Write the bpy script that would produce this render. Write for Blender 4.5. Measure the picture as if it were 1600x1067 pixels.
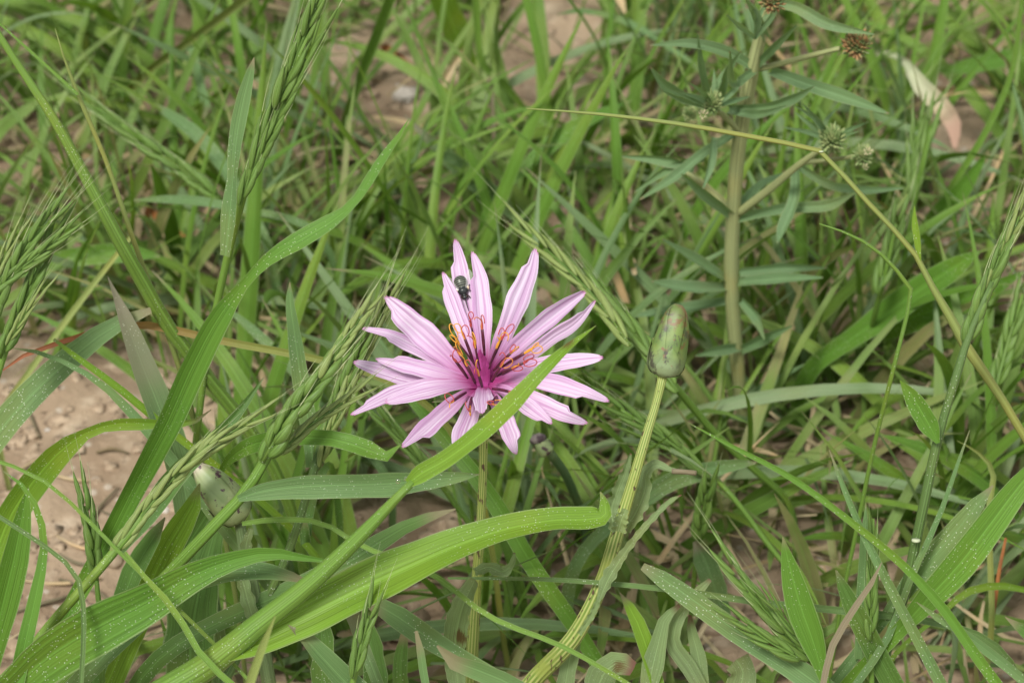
import bpy, math, random
import numpy as np
from mathutils import Vector, Matrix, noise
for o in list(bpy.data.objects): bpy.data.objects.remove(o)
S = bpy.context.scene
COL = S.collection
rng = np.random.default_rng(11); random.seed(11)

# ------------------------------------------------------------------ camera, sky, sun, exposure
H, PITCH, WID = 0.37, math.radians(38), 0.18/0.42      # camera height (m), downward pitch, picture width / depth
sp, cp = math.sin(PITCH), math.cos(PITCH)
K = WID/1600
cam = bpy.data.cameras.new('camera'); camo = bpy.data.objects.new('camera', cam); COL.objects.link(camo)
camo.location = (0, 0, H); camo.rotation_euler = (math.pi/2 - PITCH, 0, 0)
cam.sensor_width = 36; cam.lens = 36/WID; cam.clip_start = 0.01; cam.clip_end = 200
cam.dof.use_dof = True; cam.dof.focus_distance = 0.416; cam.dof.aperture_fstop = 34
S.camera = camo
SUN_EL, SUN_AZ = 58, -35                                # overcast: broad soft sun, high, from the left behind the camera
w = bpy.data.worlds.new('World'); S.world = w; w.use_nodes = True
nt = w.node_tree; bgn = nt.nodes['Background']
sky = nt.nodes.new('ShaderNodeTexSky'); sky.sky_type = 'NISHITA'; sky.sun_disc = False
sky.sun_elevation = math.radians(SUN_EL); sky.sun_rotation = math.radians(180 + SUN_AZ)
hs = nt.nodes.new('ShaderNodeHueSaturation'); hs.inputs['Saturation'].default_value = 0.12
nt.links.new(sky.outputs[0], hs.inputs['Color']); nt.links.new(hs.outputs[0], bgn.inputs[0]); bgn.inputs[1].default_value = 0.058
sl = bpy.data.lights.new('sun', 'SUN'); sl.energy = 1.5; sl.angle = math.radians(16); sl.color = (1, .965, .91)
so = bpy.data.objects.new('sun', sl); COL.objects.link(so)
a, e = math.radians(SUN_AZ), math.radians(SUN_EL)
sdir = Vector((math.sin(a)*math.cos(e), -math.cos(a)*math.cos(e), math.sin(e)))
so.rotation_euler = sdir.to_track_quat('Z', 'Y').to_euler(); so.location = (0, 0, 2)
S.view_settings.view_transform = 'Standard'; S.view_settings.look = 'None'
S.view_settings.exposure = 1.55; S.view_settings.gamma = 1
S.cycles.max_bounces = 7; S.cycles.diffuse_bounces = 4; S.cycles.glossy_bounces = 2; S.cycles.transmission_bounces = 4

# ------------------------------------------------------------------ pixels to places
CAM = np.array([0, 0, H])
def P(px, py, d):                       # d: metres along the view axis
    u = (px-800)*K; v = -(py-533.5)*K
    return np.array([d*u, d*(cp+v*sp), H + d*(-sp+v*cp)])
def gdepth(py):
    v = -(py-533.5)*K
    return H/(sp - v*cp)
def dz_(py, z): return (H-z)/(sp + (py-533.5)*K*cp)     # depth of a point at height z
def dy_(py, y): return y/(cp - (py-533.5)*K*sp)         # depth of a point at ground distance y
def proj(p):
    p = np.asarray(p, float); q = p - CAM
    d = q[..., 1]*cp - q[..., 2]*sp
    v = (q[..., 1]*sp + q[..., 2]*cp)/d; u = q[..., 0]/d
    return 800+u/K, 533.5-v/K, d
def arc(tr):
    a = np.array([t[:2] for t in tr], float)
    s = np.r_[0, np.cumsum(np.linalg.norm(np.diff(a, axis=0), axis=1))]
    return s/s[-1]
def place(tr, d=None, z=None, y=None):  # [(px,py,width px)...], base first -> points, widths (m)
    f = arc(tr); vals = d or z or y
    val = np.interp(f, np.linspace(0, 1, len(vals)), vals)/100
    pts, ws = [], []
    for (px, py, wd), q in zip(tr, val):
        dd = q if d else (dz_(py, q) if z else dy_(py, q))
        dd = min(dd, gdepth(py)*0.999)
        pts.append(P(px, py, dd)); ws.append(wd*K*dd)
    return np.array(pts), np.array(ws)
def root(pts, ws, k=0.45):              # carry the base on down into the soil
    p = pts[0]
    if p[2] < 0.002:
        q = p.copy(); q[2] = -0.006
        return np.vstack([q, pts]), np.r_[ws[0], ws]
    t = p-pts[1]; t /= np.linalg.norm(t)+1e-9; t[2] = min(t[2], -0.25)
    L = min(p[2]/-t[2], p[2]*1.6)*k
    m = p + t*L*0.6
    q = m + np.array([t[0]*L*.35, t[1]*L*.35, 0]); q[2] = -0.006
    return np.vstack([q, m, pts]), np.r_[ws[0]*.8, ws[0]*.95, ws]
def herm(x, f, g):
    m = np.gradient(f, x, axis=0) if len(x) > 1 else f*0
    i = np.clip(np.searchsorted(x, g, 'right')-1, 0, len(x)-2)
    h = x[i+1]-x[i]; t = (g-x[i])/h
    if f.ndim > 1: h = h[:, None]; t = t[:, None]
    return (2*t**3-3*t**2+1)*f[i] + (t**3-2*t**2+t)*h*m[i] + (-2*t**3+3*t**2)*f[i+1] + (t**3-t**2)*h*m[i+1]
def smooth(pts, ws, n):
    x = np.r_[0, np.cumsum(np.linalg.norm(np.diff(pts, axis=0), axis=1)+1e-7)]
    g = np.linspace(0, x[-1], n)
    return herm(x, pts, g), np.maximum(np.interp(g, x, ws)*.5+herm(x, ws, g)*.5, 1e-5)
nrm = lambda a: a/(np.linalg.norm(a, axis=-1, keepdims=True)+1e-12)

# ------------------------------------------------------------------ materials
def nd(nt, typ, ins=None, **kw):
    n = nt.nodes.new(typ)
    for k, v in kw.items(): setattr(n, k, v)
    for k, v in (ins or {}).items():
        if hasattr(v, 'links'): nt.links.new(v, n.inputs[k])
        else: n.inputs[k].default_value = v
    return n
def newmat(name):
    m = bpy.data.materials.new(name); m.use_nodes = True
    return m, m.node_tree, m.node_tree.nodes['Principled BSDF'], m.node_tree.nodes['Material Output']
def c4(c): return (*c, 1)
def mix(nt, f, a, b, typ='MIX'):
    n = nt.nodes.new('ShaderNodeMix'); n.data_type = 'RGBA'; n.blend_type = typ
    for k, v in ((0, f), (6, a), (7, b)):
        if hasattr(v, 'links'): nt.links.new(v, n.inputs[k])
        else: n.inputs[k].default_value = v if k == 0 else c4(v)
    return n.outputs[2]
def math_(nt, op, a, b=0., clamp=False):
    n = nt.nodes.new('ShaderNodeMath'); n.operation = op; n.use_clamp = clamp
    for k, v in ((0, a), (1, b)):
        if hasattr(v, 'links'): nt.links.new(v, n.inputs[k])
        else: n.inputs[k].default_value = v
    return n.outputs[0]
def ramp(nt, f, lo, hi):
    n = nd(nt, 'ShaderNodeMapRange', {0: f, 1: lo, 2: hi}, interpolation_type='SMOOTHSTEP'); return n.outputs[0]
def uv_noise(nt, uv, su, sv, scale=1., detail=1., seed=None):
    mp = nd(nt, 'ShaderNodeMapping', {'Vector': uv, 'Scale': (su, sv, 1)})
    if seed is not None:
        cx = nd(nt, 'ShaderNodeCombineXYZ', {0: math_(nt, 'MULTIPLY', seed, 37.), 1: math_(nt, 'MULTIPLY', seed, 91.)})
        nt.links.new(cx.outputs[0], mp.inputs['Location'])
    return nd(nt, 'ShaderNodeTexNoise', {'Vector': mp.outputs[0], 'Scale': scale, 'Detail': detail}).outputs[0]

def leaf_mat(name, A, B, dots=0.0, spots=0.0, tip=0.0, rough=.45, trans=.3, stuff=False, vein=.35, tipc=(.235, .215, .12), dry=None, margin=.45):
    m, nt, bs, out = newmat(name)
    uv = nd(nt, 'ShaderNodeUVMap').outputs[0]
    sep = nd(nt, 'ShaderNodeSeparateXYZ', {0: uv}); u, v = sep.outputs[0], sep.outputs[1]
    oc = nd(nt, 'ShaderNodeTexCoord').outputs['Object']
    if stuff: rnd = nd(nt, 'ShaderNodeAttribute', attribute_name='tint').outputs['Fac']
    else: rnd = nd(nt, 'ShaderNodeObjectInfo').outputs['Random']
    col = mix(nt, rnd, A, B)
    if dry is not None:                 # share of dry blades
        d = ramp(nt, math_(nt, 'FRACT', math_(nt, 'MULTIPLY', rnd, 7.31)), 1-dry-.04, 1-dry+.04)
        col = mix(nt, d, col, (.36, .29, .16))
    n1 = nd(nt, 'ShaderNodeTexNoise', {'Vector': oc, 'Scale': 55., 'Detail': 2.}).outputs[0]
    col = mix(nt, ramp(nt, n1, .35, .75), col, tuple(c*f for c, f in zip(A, (1.25, 1.12, 1.05))))
    col = mix(nt, math_(nt, 'MULTIPLY', ramp(nt, n1, .52, .30), .5), col, (A[0]*1.7+.02, A[1]*1.15+.01, A[2]*.8))
    vn = uv_noise(nt, uv, 34, 1.2, seed=rnd)
    col = mix(nt, math_(nt, 'MULTIPLY', ramp(nt, vn, .42, .68), vein), col, tuple(min(1, c*1.75+.01) for c in A))
    col = mix(nt, math_(nt, 'MULTIPLY', ramp(nt, vn, .5, .28), vein), col, tuple(c*.6 for c in A))
    au = math_(nt, 'ABSOLUTE', math_(nt, 'SUBTRACT', u, .5))
    col = mix(nt, math_(nt, 'MULTIPLY', ramp(nt, au, .035, .012), .45), col, tuple(min(1, c*1.9+.02) for c in A))
    col = mix(nt, math_(nt, 'MULTIPLY', ramp(nt, au, .455, .495), margin), col, (.34, .40, .22))
    if tip:
        wob = math_(nt, 'ADD', v, math_(nt, 'MULTIPLY', math_(nt, 'SUBTRACT', n1, .5), .15))
        col = mix(nt, ramp(nt, wob, 1-tip, 1.02-tip*.3), col, tipc)
    if spots:
        vs = nd(nt, 'ShaderNodeTexVoronoi', {'Vector': oc, 'Scale': 110., 'Randomness': 1.})
        vr = nd(nt, 'ShaderNodeSeparateColor', {0: vs.outputs['Color']}).outputs[0]
        msk = math_(nt, 'MULTIPLY', ramp(nt, math_(nt, 'ADD', vs.outputs['Distance'], math_(nt, 'MULTIPLY', math_(nt, 'SUBTRACT', vn, .5), .35)), .22, .12), math_(nt, 'GREATER_THAN', vr, 1-spots))
        col = mix(nt, math_(nt, 'MULTIPLY', msk, .85), col, (.10, .045, .015))
    if dots:
        vd = nd(nt, 'ShaderNodeTexVoronoi', {'Vector': oc, 'Scale': 1750., 'Randomness': 1.})
        vr = nd(nt, 'ShaderNodeSeparateColor', {0: vd.outputs['Color']}).outputs[0]
        msk = math_(nt, 'MULTIPLY', ramp(nt, vd.outputs['Distance'], .22, .13), math_(nt, 'GREATER_THAN', vr, .15))
        dn = ramp(nt, n1, .62, .38)
        col = mix(nt, math_(nt, 'MULTIPLY', math_(nt, 'MULTIPLY', msk, dots), dn), col, (.62, .68, .55))
    nt.links.new(col, bs.inputs['Base Color'])
    bs.inputs['Roughness'].default_value = rough; bs.inputs['Specular IOR Level'].default_value = .28
    bp = nd(nt, 'ShaderNodeBump', {'Height': vn, 'Strength': .35, 'Distance': .0004})
    nt.links.new(bp.outputs[0], bs.inputs['Normal'])
    tc = mix(nt, 1., col, (1.25, 1.25, .55), 'MULTIPLY')
    tr = nd(nt, 'ShaderNodeBsdfTranslucent', {'Color': tc})
    mx = nd(nt, 'ShaderNodeMixShader', {0: trans, 1: bs.outputs[0], 2: tr.outputs[0]})
    nt.links.new(mx.outputs[0], out.inputs[0])
    return m
FR_A, FR_B = (.085, .20, .026), (.125, .245, .032)
GR_A, GR_B = (.105, .20, .07), (.14, .235, .095)
M = {
 'fresh': leaf_mat('fresh_green_blade', FR_A, FR_B, dots=.75, spots=.04, tip=.025),
 'yellow': leaf_mat('yellow_green_blade', (.125, .24, .022), (.145, .265, .025), dots=.6, spots=.02, tip=.03),
 'deep': leaf_mat('deep_green_blade', (.075, .16, .035), (.10, .19, .04), dots=.6, spots=.01, tip=.04),
 'grey': leaf_mat('grey_green_blade', GR_A, GR_B, dots=.85, spots=.04, tip=.05, rough=.55),
 'greytip': leaf_mat('grey_blade_with_withered_tip', (.10, .18, .07), (.12, .2, .08), dots=.5, tip=.22, tipc=(.23, .215, .15), rough=.55),
 'reddish': leaf_mat('reddening_blade', (.20, .23, .06), (.2, .25, .07), tip=.32, tipc=(.32, .12, .06)),
 'straw': leaf_mat('dry_straw', (.42, .34, .20), (.5, .42, .28), vein=.3, trans=.15, rough=.7),
 'brown': leaf_mat('dry_brown_stem', (.145, .13, .08), (.20, .175, .11), trans=.1, rough=.7),
 'pale': leaf_mat('bleached_leaf', (.36, .40, .26), (.36, .4, .27), tip=.3, tipc=(.42, .27, .2), trans=.2),
 'culm': leaf_mat('grass_culm', (.10, .195, .03), (.145, .24, .04), dots=.5, vein=.5, trans=.12),
 'culmdark': leaf_mat('dark_grass_culm', (.07, .13, .035), (.09, .15, .04), dots=.7, vein=.5, trans=.08),
 'culmolive': leaf_mat('olive_grass_culm', (.17, .22, .06), (.2, .25, .08), vein=.5, trans=.1),
 'lemma': leaf_mat('green_lemma', (.085, .165, .03), (.15, .24, .05), dots=.5, vein=.7, trans=.2),
 'lemmapale': leaf_mat('pale_green_lemma', (.18, .255, .075), (.25, .32, .11), dots=.3, vein=.6, trans=.25),
 'wool': leaf_mat('woolly_grey_leaf', (.16, .24, .10), (.19, .26, .13), dots=.35, spots=.05, tip=.03, rough=.75, tipc=(.16, .08, .06)),
 'plant': leaf_mat('plantain_leaf', (.125, .22, .10), (.165, .255, .135), margin=.9, dots=.2, tip=.03, rough=.6),
 'plantstem': leaf_mat('plantain_stem', (.23, .265, .115), (.25, .28, .125), vein=.6, trans=.08, rough=.6),
 'mass': leaf_mat('meadow_grass', (.09, .18, .028), (.27, .345, .125), stuff=True, dry=.2, tip=.04),
 'tuftf': leaf_mat('tuft_fresh', (.085, .19, .024), (.215, .315, .055), tip=.05, dots=.2, spots=.01),
 'tuftg': leaf_mat('tuft_grey', (.10, .18, .065), (.26, .335, .19), tip=.07, dots=.2),
}
def simple(name, c, rough=.5, metal=0, trans=0, alpha=1, c2=None, nscale=500, sss=0):
    m, nt, bs, out = newmat(name)
    col = None
    if c2:
        oc = nd(nt, 'ShaderNodeTexCoord').outputs['Object']
        nz = nd(nt, 'ShaderNodeTexNoise', {'Vector': oc, 'Scale': float(nscale), 'Detail': 3.}).outputs[0]
        col = mix(nt, ramp(nt, nz, .4, .62), c, c2); nt.links.new(col, bs.inputs['Base Color'])
    else: bs.inputs['Base Color'].default_value = c4(c)
    bs.inputs['Roughness'].default_value = rough; bs.inputs['Metallic'].default_value = metal
    bs.inputs['Transmission Weight'].default_value = trans; bs.inputs['Alpha'].default_value = alpha
    return m
def petal_mat():
    m, nt, bs, out = newmat('lilac_petal')
    uv = nd(nt, 'ShaderNodeUVMap').outputs[0]
    sep = nd(nt, 'ShaderNodeSeparateXYZ', {0: uv}); u, v = sep.outputs[0], sep.outputs[1]
    rnd = nd(nt, 'ShaderNodeObjectInfo').outputs['Random']
    vn = uv_noise(nt, uv, 10, .8, seed=rnd)
    fine = uv_noise(nt, uv, 60, 1.5, seed=rnd)
    col = mix(nt, rnd, (.63, .46, .645), (.69, .51, .69))
    col = mix(nt, math_(nt, 'MULTIPLY', ramp(nt, vn, .47, .66), .72), col, (.50, .25, .48))
    col = mix(nt, math_(nt, 'MULTIPLY', ramp(nt, vn, .52, .32), .65), col, (.80, .70, .82))
    col = mix(nt, math_(nt, 'MULTIPLY', ramp(nt, fine, .55, .7), .25), col, (.62, .32, .58))
    vb = math_(nt, 'ADD', v, math_(nt, 'MULTIPLY', math_(nt, 'SUBTRACT', vn, .5), .3))
    col = mix(nt, math_(nt, 'MULTIPLY', ramp(nt, vb, .58, .16), .65), col, (.52, .18, .42))
    col = mix(nt, math_(nt, 'MULTIPLY', ramp(nt, vb, .30, .06), .95), col, (.38, .03, .19))
    col = mix(nt, math_(nt, 'MULTIPLY', ramp(nt, math_(nt, 'ADD', v, math_(nt, 'MULTIPLY', math_(nt, 'SUBTRACT', fine, .5), .06)), .97, 1.), .75), col, (.55, .16, .38))
    nt.links.new(col, bs.inputs['Base Color'])
    bs.inputs['Roughness'].default_value = .55; bs.inputs['Specular IOR Level'].default_value = .3
    bp = nd(nt, 'ShaderNodeBump', {'Height': vn, 'Strength': .4, 'Distance': .0004}); nt.links.new(bp.outputs[0], bs.inputs['Normal'])
    tr = nd(nt, 'ShaderNodeBsdfTranslucent', {'Color': col})
    mx = nd(nt, 'ShaderNodeMixShader', {0: .3, 1: bs.outputs[0], 2: tr.outputs[0]}); nt.links.new(mx.outputs[0], out.inputs[0])
    return m
def stem_mat():
    m, nt, bs, out = newmat('ribbed_stem')
    uv = nd(nt, 'ShaderNodeUVMap').outputs[0]
    oc = nd(nt, 'ShaderNodeTexCoord').outputs['Object']
    sep = nd(nt, 'ShaderNodeSeparateXYZ', {0: uv}); u, v = sep.outputs[0], sep.outputs[1]
    wv = math_(nt, 'COSINE', math_(nt, 'MULTIPLY', u, 2*math.pi*11))
    col = mix(nt, ramp(nt, wv, -.6, .8), (.14, .22, .035), (.36, .40, .13))
    nz = nd(nt, 'ShaderNodeTexNoise', {'Vector': oc, 'Scale': 160., 'Detail': 3.}).outputs[0]
    col = mix(nt, ramp(nt, nz, .45, .7), col, (.25, .30, .06))
    fl = nd(nt, 'ShaderNodeTexNoise', {'Vector': nd(nt, 'ShaderNodeMapping', {'Vector': oc, 'Scale': (1, 1, .35)}).outputs[0], 'Scale': 950., 'Detail': 3.}).outputs[0]
    col = mix(nt, math_(nt, 'MULTIPLY', ramp(nt, fl, .62, .69), .9), col, (.06, .02, .02))
    nt.links.new(col, bs.inputs['Base Color']); bs.inputs['Roughness'].default_value = .55
    return m
def bud_mat():
    m, nt, bs, out = newmat('stained_bud')
    oc = nd(nt, 'ShaderNodeTexCoord').outputs['Object']
    sep = nd(nt, 'ShaderNodeSeparateXYZ', {0: nd(nt, 'ShaderNodeUVMap').outputs[0]}); v = sep.outputs[1]
    col = mix(nt, ramp(nt, nd(nt, 'ShaderNodeTexNoise', {'Vector': oc, 'Scale': 260., 'Detail': 2.}).outputs[0], .4, .65), (.115, .19, .04), (.19, .265, .055))
    col = mix(nt, math_(nt, 'MULTIPLY', ramp(nt, v, .45, .1), .6), col, (.24, .29, .18))
    st = nd(nt, 'ShaderNodeTexNoise', {'Vector': oc, 'Scale': 420., 'Detail': 5., 'Roughness': .7}).outputs[0]
    col = mix(nt, math_(nt, 'MULTIPLY', ramp(nt, math_(nt, 'ADD', st, math_(nt, 'MULTIPLY', v, .16)), .62, .70), .85), col, (.20, .06, .03))
    s2 = nd(nt, 'ShaderNodeTexNoise', {'Vector': nd(nt, 'ShaderNodeMapping', {'Vector': oc, 'Location': (3, 1, 7), 'Scale': (1, 1, .55)}).outputs[0], 'Scale': 620., 'Detail': 6., 'Roughness': .72}).outputs[0]
    big = nd(nt, 'ShaderNodeTexNoise', {'Vector': nd(nt, 'ShaderNodeMapping', {'Vector': oc, 'Location': (.02, 0, .013)}).outputs[0], 'Scale': 210., 'Detail': 1.}).outputs[0]
    col = mix(nt, math_(nt, 'MULTIPLY', math_(nt, 'MULTIPLY', ramp(nt, s2, .49, .62), ramp(nt, big, .38, .5)), .92), col, (.04, .02, .028))
    col = mix(nt, math_(nt, 'MULTIPLY', math_(nt, 'MULTIPLY', ramp(nt, v, .6, .95), ramp(nt, big, .62, .4)), .8), col, (.22, .085, .05))
    rn = nd(nt, 'ShaderNodeObjectInfo').outputs['Random']
    col = mix(nt, math_(nt, 'MULTIPLY', rn, .5), col, (.07, .12, .03))
    nt.links.new(col, bs.inputs['Base Color']); bs.inputs['Roughness'].default_value = .5
    return m
def bud_clean_mat():
    m, nt, bs, out = newmat('pale_bud')
    oc = nd(nt, 'ShaderNodeTexCoord').outputs['Object']
    v = nd(nt, 'ShaderNodeSeparateXYZ', {0: nd(nt, 'ShaderNodeUVMap').outputs[0]}).outputs[1]
    col = mix(nt, ramp(nt, nd(nt, 'ShaderNodeTexNoise', {'Vector': oc, 'Scale': 240., 'Detail': 2.}).outputs[0], .4, .65), (.17, .235, .09), (.25, .30, .13))
    col = mix(nt, ramp(nt, v, .8, 1.), col, (.45, .38, .30))
    s2 = nd(nt, 'ShaderNodeTexNoise', {'Vector': oc, 'Scale': 380., 'Detail': 5., 'Roughness': .65}).outputs[0]
    col = mix(nt, math_(nt, 'MULTIPLY', ramp(nt, s2, .57, .61), .92), col, (.05, .015, .03))
    nt.links.new(col, bs.inputs['Base Color']); bs.inputs['Roughness'].default_value = .5
    return m
def style_mat():
    m, nt, bs, out = newmat('orange_stigma')
    v = nd(nt, 'ShaderNodeSeparateXYZ', {0: nd(nt, 'ShaderNodeUVMap').outputs[0]}).outputs[1]
    r = nd(nt, 'ShaderNodeObjectInfo').outputs['Random']
    col = mix(nt, ramp(nt, r, .3, .6), (.65, .30, .03), (.42, .06, .06))
    nt.links.new(col, bs.inputs['Base Color']); bs.inputs['Roughness'].default_value = .6
    return m
def soil_mat():
    m, nt, bs, out = newmat('dry_soil')
    oc = nd(nt, 'ShaderNodeTexCoord').outputs['Object']
    def nz(s, d=4., r=.6): return nd(nt, 'ShaderNodeTexNoise', {'Vector': oc, 'Scale': s, 'Detail': d, 'Roughness': r}).outputs[0]
    col = mix(nt, ramp(nt, nz(22.), .3, .7), (.26, .185, .12), (.42, .32, .22))
    col = mix(nt, ramp(nt, nz(120.), .5, .75), col, (.50, .40, .29))
    col = mix(nt, math_(nt, 'MULTIPLY', ramp(nt, nz(260., 3.), .6, .72), .7), col, (.09, .06, .04))
    v = nd(nt, 'ShaderNodeTexVoronoi', {'Vector': oc, 'Scale': 330.})
    vr = nd(nt, 'ShaderNodeSeparateColor', {0: v.outputs['Color']}).outputs[0]
    col = mix(nt, math_(nt, 'MULTIPLY', math_(nt, 'GREATER_THAN', vr, .86), ramp(nt, v.outputs['Distance'], .4, .25)), col, (.45, .38, .30))
    nt.links.new(col, bs.inputs['Base Color']); bs.inputs['Roughness'].default_value = .95; bs.inputs['Specular IOR Level'].default_value = .15
    h = math_(nt, 'ADD', nz(350., 6., .7), math_(nt, 'MULTIPLY', v.outputs['Distance'], -.3))
    bp = nd(nt, 'ShaderNodeBump', {'Height': h, 'Strength': .9, 'Distance': .0015}); nt.links.new(bp.outputs[0], bs.inputs['Normal'])
    return m
def fly_mat():
    m, nt, bs, out = newmat('striped_fly_body')
    v = nd(nt, 'ShaderNodeSeparateXYZ', {0: nd(nt, 'ShaderNodeUVMap').outputs[0]}).outputs[1]
    wv = math_(nt, 'SINE', math_(nt, 'MULTIPLY', v, 2*math.pi*13))
    st = math_(nt, 'MULTIPLY', ramp(nt, wv, .35, .8), math_(nt, 'LESS_THAN', v, .52))
    col = mix(nt, st, (.025, .03, .028), (.20, .22, .15))
    nt.links.new(col, bs.inputs['Base Color']); bs.inputs['Roughness'].default_value = .3; bs.inputs['Metallic'].default_value = .25
    return m
M.update(petal=petal_mat(), stem=stem_mat(), bud=bud_mat(), budpale=bud_clean_mat(), style=style_mat(), soil=soil_mat(), fly=fly_mat(),
  anther=simple('maroon_anther', (.055, .008, .018), .45, c2=(.10, .015, .03), nscale=900),
  cone=simple('magenta_florets', (.42, .06, .26), .5, c2=(.30, .03, .16), nscale=500),
  flyleg=simple('fly_leg', (.015, .013, .012), .4), haltere=simple('fly_haltere', (.6, .5, .33), .5),
  wing=simple('fly_wing', (.75, .75, .72), .12, alpha=.22), eye=simple('fly_eye', (.03, .012, .01), .2),
  water=simple('water_drop', (1, 1, 1), .0, trans=1.), clod=simple('soil_clod', (.28, .205, .135), .95, c2=(.43, .33, .23), nscale=350),
  stone=simple('pale_stone', (.42, .38, .33), .9, c2=(.55, .5, .44), nscale=200),
  head=simple('plantain_head', (.13, .19, .06), .7, c2=(.32, .17, .07), nscale=800), headg=simple('plantain_green_head', (.15, .23, .07), .7, c2=(.30, .35, .14), nscale=700),
  awn=simple('pale_awn', (.34, .39, .19), .6), cream=simple('cream_anthers', (.62, .55, .33), .7), white=simple('white_node', (.42, .47, .30), .6), wither=simple('withered_bud_tip', (.05, .03, .035), .8, c2=(.2, .17, .15), nscale=400),
  rust=simple('rusty_dead_leaf', (.33, .13, .035), .7, c2=(.22, .08, .03), nscale=120))
M['water'].node_tree.nodes['Principled BSDF'].inputs['IOR'].default_value = 1.33

# ------------------------------------------------------------------ objects
BASE = {}
def tag(o, label=None, cat=None, group=None, kind=None):
    for k, v in (('label', label), ('category', cat), ('group', group), ('kind', kind)):
        if v: o[k] = v
    return o
def thing(name, label, cat, base, group=None):
    o = bpy.data.objects.new(name, None); COL.objects.link(o); o.empty_display_size = .01
    o.location = base; BASE[o.name] = np.array(base, float)
    return tag(o, label, cat, group)
def mesh_data(name, V, F, mat, UV=None):
    me = bpy.data.meshes.new(name); me.from_pydata(np.asarray(V).tolist(), [], F if isinstance(F, list) else F.tolist())
    if UV is not None:
        l = me.uv_layers.new(name='UVMap'); idx = np.empty(len(me.loops), np.int32); me.loops.foreach_get('vertex_index', idx)
        l.data.foreach_set('uv', np.asarray(UV, np.float32)[idx].ravel())
    me.polygons.foreach_set('use_smooth', np.ones(len(me.polygons), bool))
    if mat: me.materials.append(mat)
    me.update(); return me
def link(name, me, parent=None):
    o = bpy.data.objects.new(name, me); COL.objects.link(o)
    if parent: o.parent = parent; BASE[o.name] = BASE[parent.name]
    return o
def mobj(name, V, F, mat, parent, UV=None):      # V in world space
    b = BASE[parent.name] if parent else 0
    return link(name, mesh_data(name, np.asarray(V)-b, F, mat, UV), parent)
def grid_faces(n, c, wrap=False):
    i, j = np.meshgrid(np.arange(n-1), np.arange(c if wrap else c-1), indexing='ij')
    a = i*c+j; b = i*c+(j+1) % c
    return np.stack([a, b, b+c, a+c], -1).reshape(-1, 4)
def frames(Pn, roll=0., up=None):
    T = nrm(np.gradient(Pn, axis=0))
    Vd = nrm(CAM-Pn) if up is None else np.broadcast_to(np.array(up, float), Pn.shape)
    Sd = nrm(np.cross(T, Vd)); Nn = np.cross(Sd, T)
    r = np.interp(np.linspace(0, 1, len(Pn)), np.linspace(0, 1, np.size(roll)), np.atleast_1d(np.radians(roll)))[:, None]
    return T, Sd*np.cos(r)+Nn*np.sin(r), Nn*np.cos(r)-Sd*np.sin(r)
def ribbon(name, pts, ws, mat, parent, n=26, c=7, fold=.22, roll=0., wave=.018, waves=4, up=None, groove=0., teeth=0., bow=0., jit=.035, asym=0., notch=False):
    p, w_ = smooth(pts, ws, n)
    T, Sd, Nn = frames(p, roll, up)
    r = np.abs(np.cos(np.interp(np.linspace(0, 1, n), np.linspace(0, 1, np.size(roll)), np.atleast_1d(np.radians(roll)))))
    w_ = w_/np.maximum(r, .45)
    s = np.linspace(-1, 1, c)
    ph = random.random()*6; v = np.linspace(0, 1, n)
    off = fold*np.abs(s)[None, :]**1.25*w_[:, None]/2
    if wave: off = off + wave*w_[:, None]*np.abs(s)[None, :]**2*np.sin(v*waves*6.28+ph+np.sign(s)[None, :].T.T*1.1 if False else v[:, None]*waves*6.28+ph+1.3*np.sign(s)[None, :])*np.minimum(1, 4*(1-v))[:, None]
    if groove: off = off + groove*w_[:, None]*np.cos(s*3*math.pi)[None, :]*np.minimum(1, v*5)[:, None]
    if bow: off = off + bow*np.sin(v*math.pi)[:, None]*w_.max()
    wid = s[None, :]*w_[:, None]/2
    if wave: wid = wid*(1+.25*wave*4*np.sin(v*waves*9.1+ph)[:, None])
    if jit: wid = wid*(1+jit*np.sin(v*17+ph)[:, None])
    if asym: off = off + asym*np.maximum(0, s*np.sign(asym))[None, :]*w_[:, None]*np.sin(v*2.6+ph)[:, None]
    if notch:
        sg = random.choice((-1, 1)); nv = random.uniform(.78, .9)
        wid = np.where((np.sign(s)[None, :] == sg) & (v[:, None] > nv), wid*.55, wid)
    Vv = p[:, None, :]+Sd[:, None, :]*wid[..., None]+Nn[:, None, :]*off[..., None]
    if teeth:
        k = np.array([-.55*abs(x)**2.5+.2*math.cos(x*2*math.pi*2) for x in s])*teeth
        Vv[-1] += T[-1][None]*k[:, None]*w_.max()
        Vv[-2] += T[-2][None]*(k*.35)[:, None]*w_.max()
    UV = np.stack(np.broadcast_arrays(((s+1)/2)[None, :], v[:, None]), -1)
    return mobj(name, Vv.reshape(-1, 3), grid_faces(n, c), mat, parent, UV.reshape(-1, 2))
def tube_data(pts, rad, n, sides=10, rib=0., ribs=11, closed=True):
    p, r = smooth(pts, rad, n)
    T, Sd, Nn = frames(p)
    th = np.linspace(0, 2*math.pi, sides, endpoint=False)
    rr = r[:, None]*(1+rib*np.cos(ribs*th))[None, :]
    V = p[:, None]+Sd[:, None]*(np.cos(th)*rr)[..., None]+Nn[:, None]*(np.sin(th)*rr)[..., None]
    UV = np.stack(np.broadcast_arrays((th/6.2832)[None, :], np.linspace(0, 1, n)[:, None]), -1)
    F = grid_faces(n, sides, True).tolist()
    if closed: F += [list(range(sides))[::-1], [(n-1)*sides+i for i in range(sides)]]
    return V.reshape(-1, 3), F, UV.reshape(-1, 2)
def tube(name, pts, rad, mat, parent, n=24, **kw):
    V, F, UV = tube_data(np.array(pts, float), np.array(rad, float), n, **kw)
    return mobj(name, V, F, mat, parent, UV)

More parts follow.
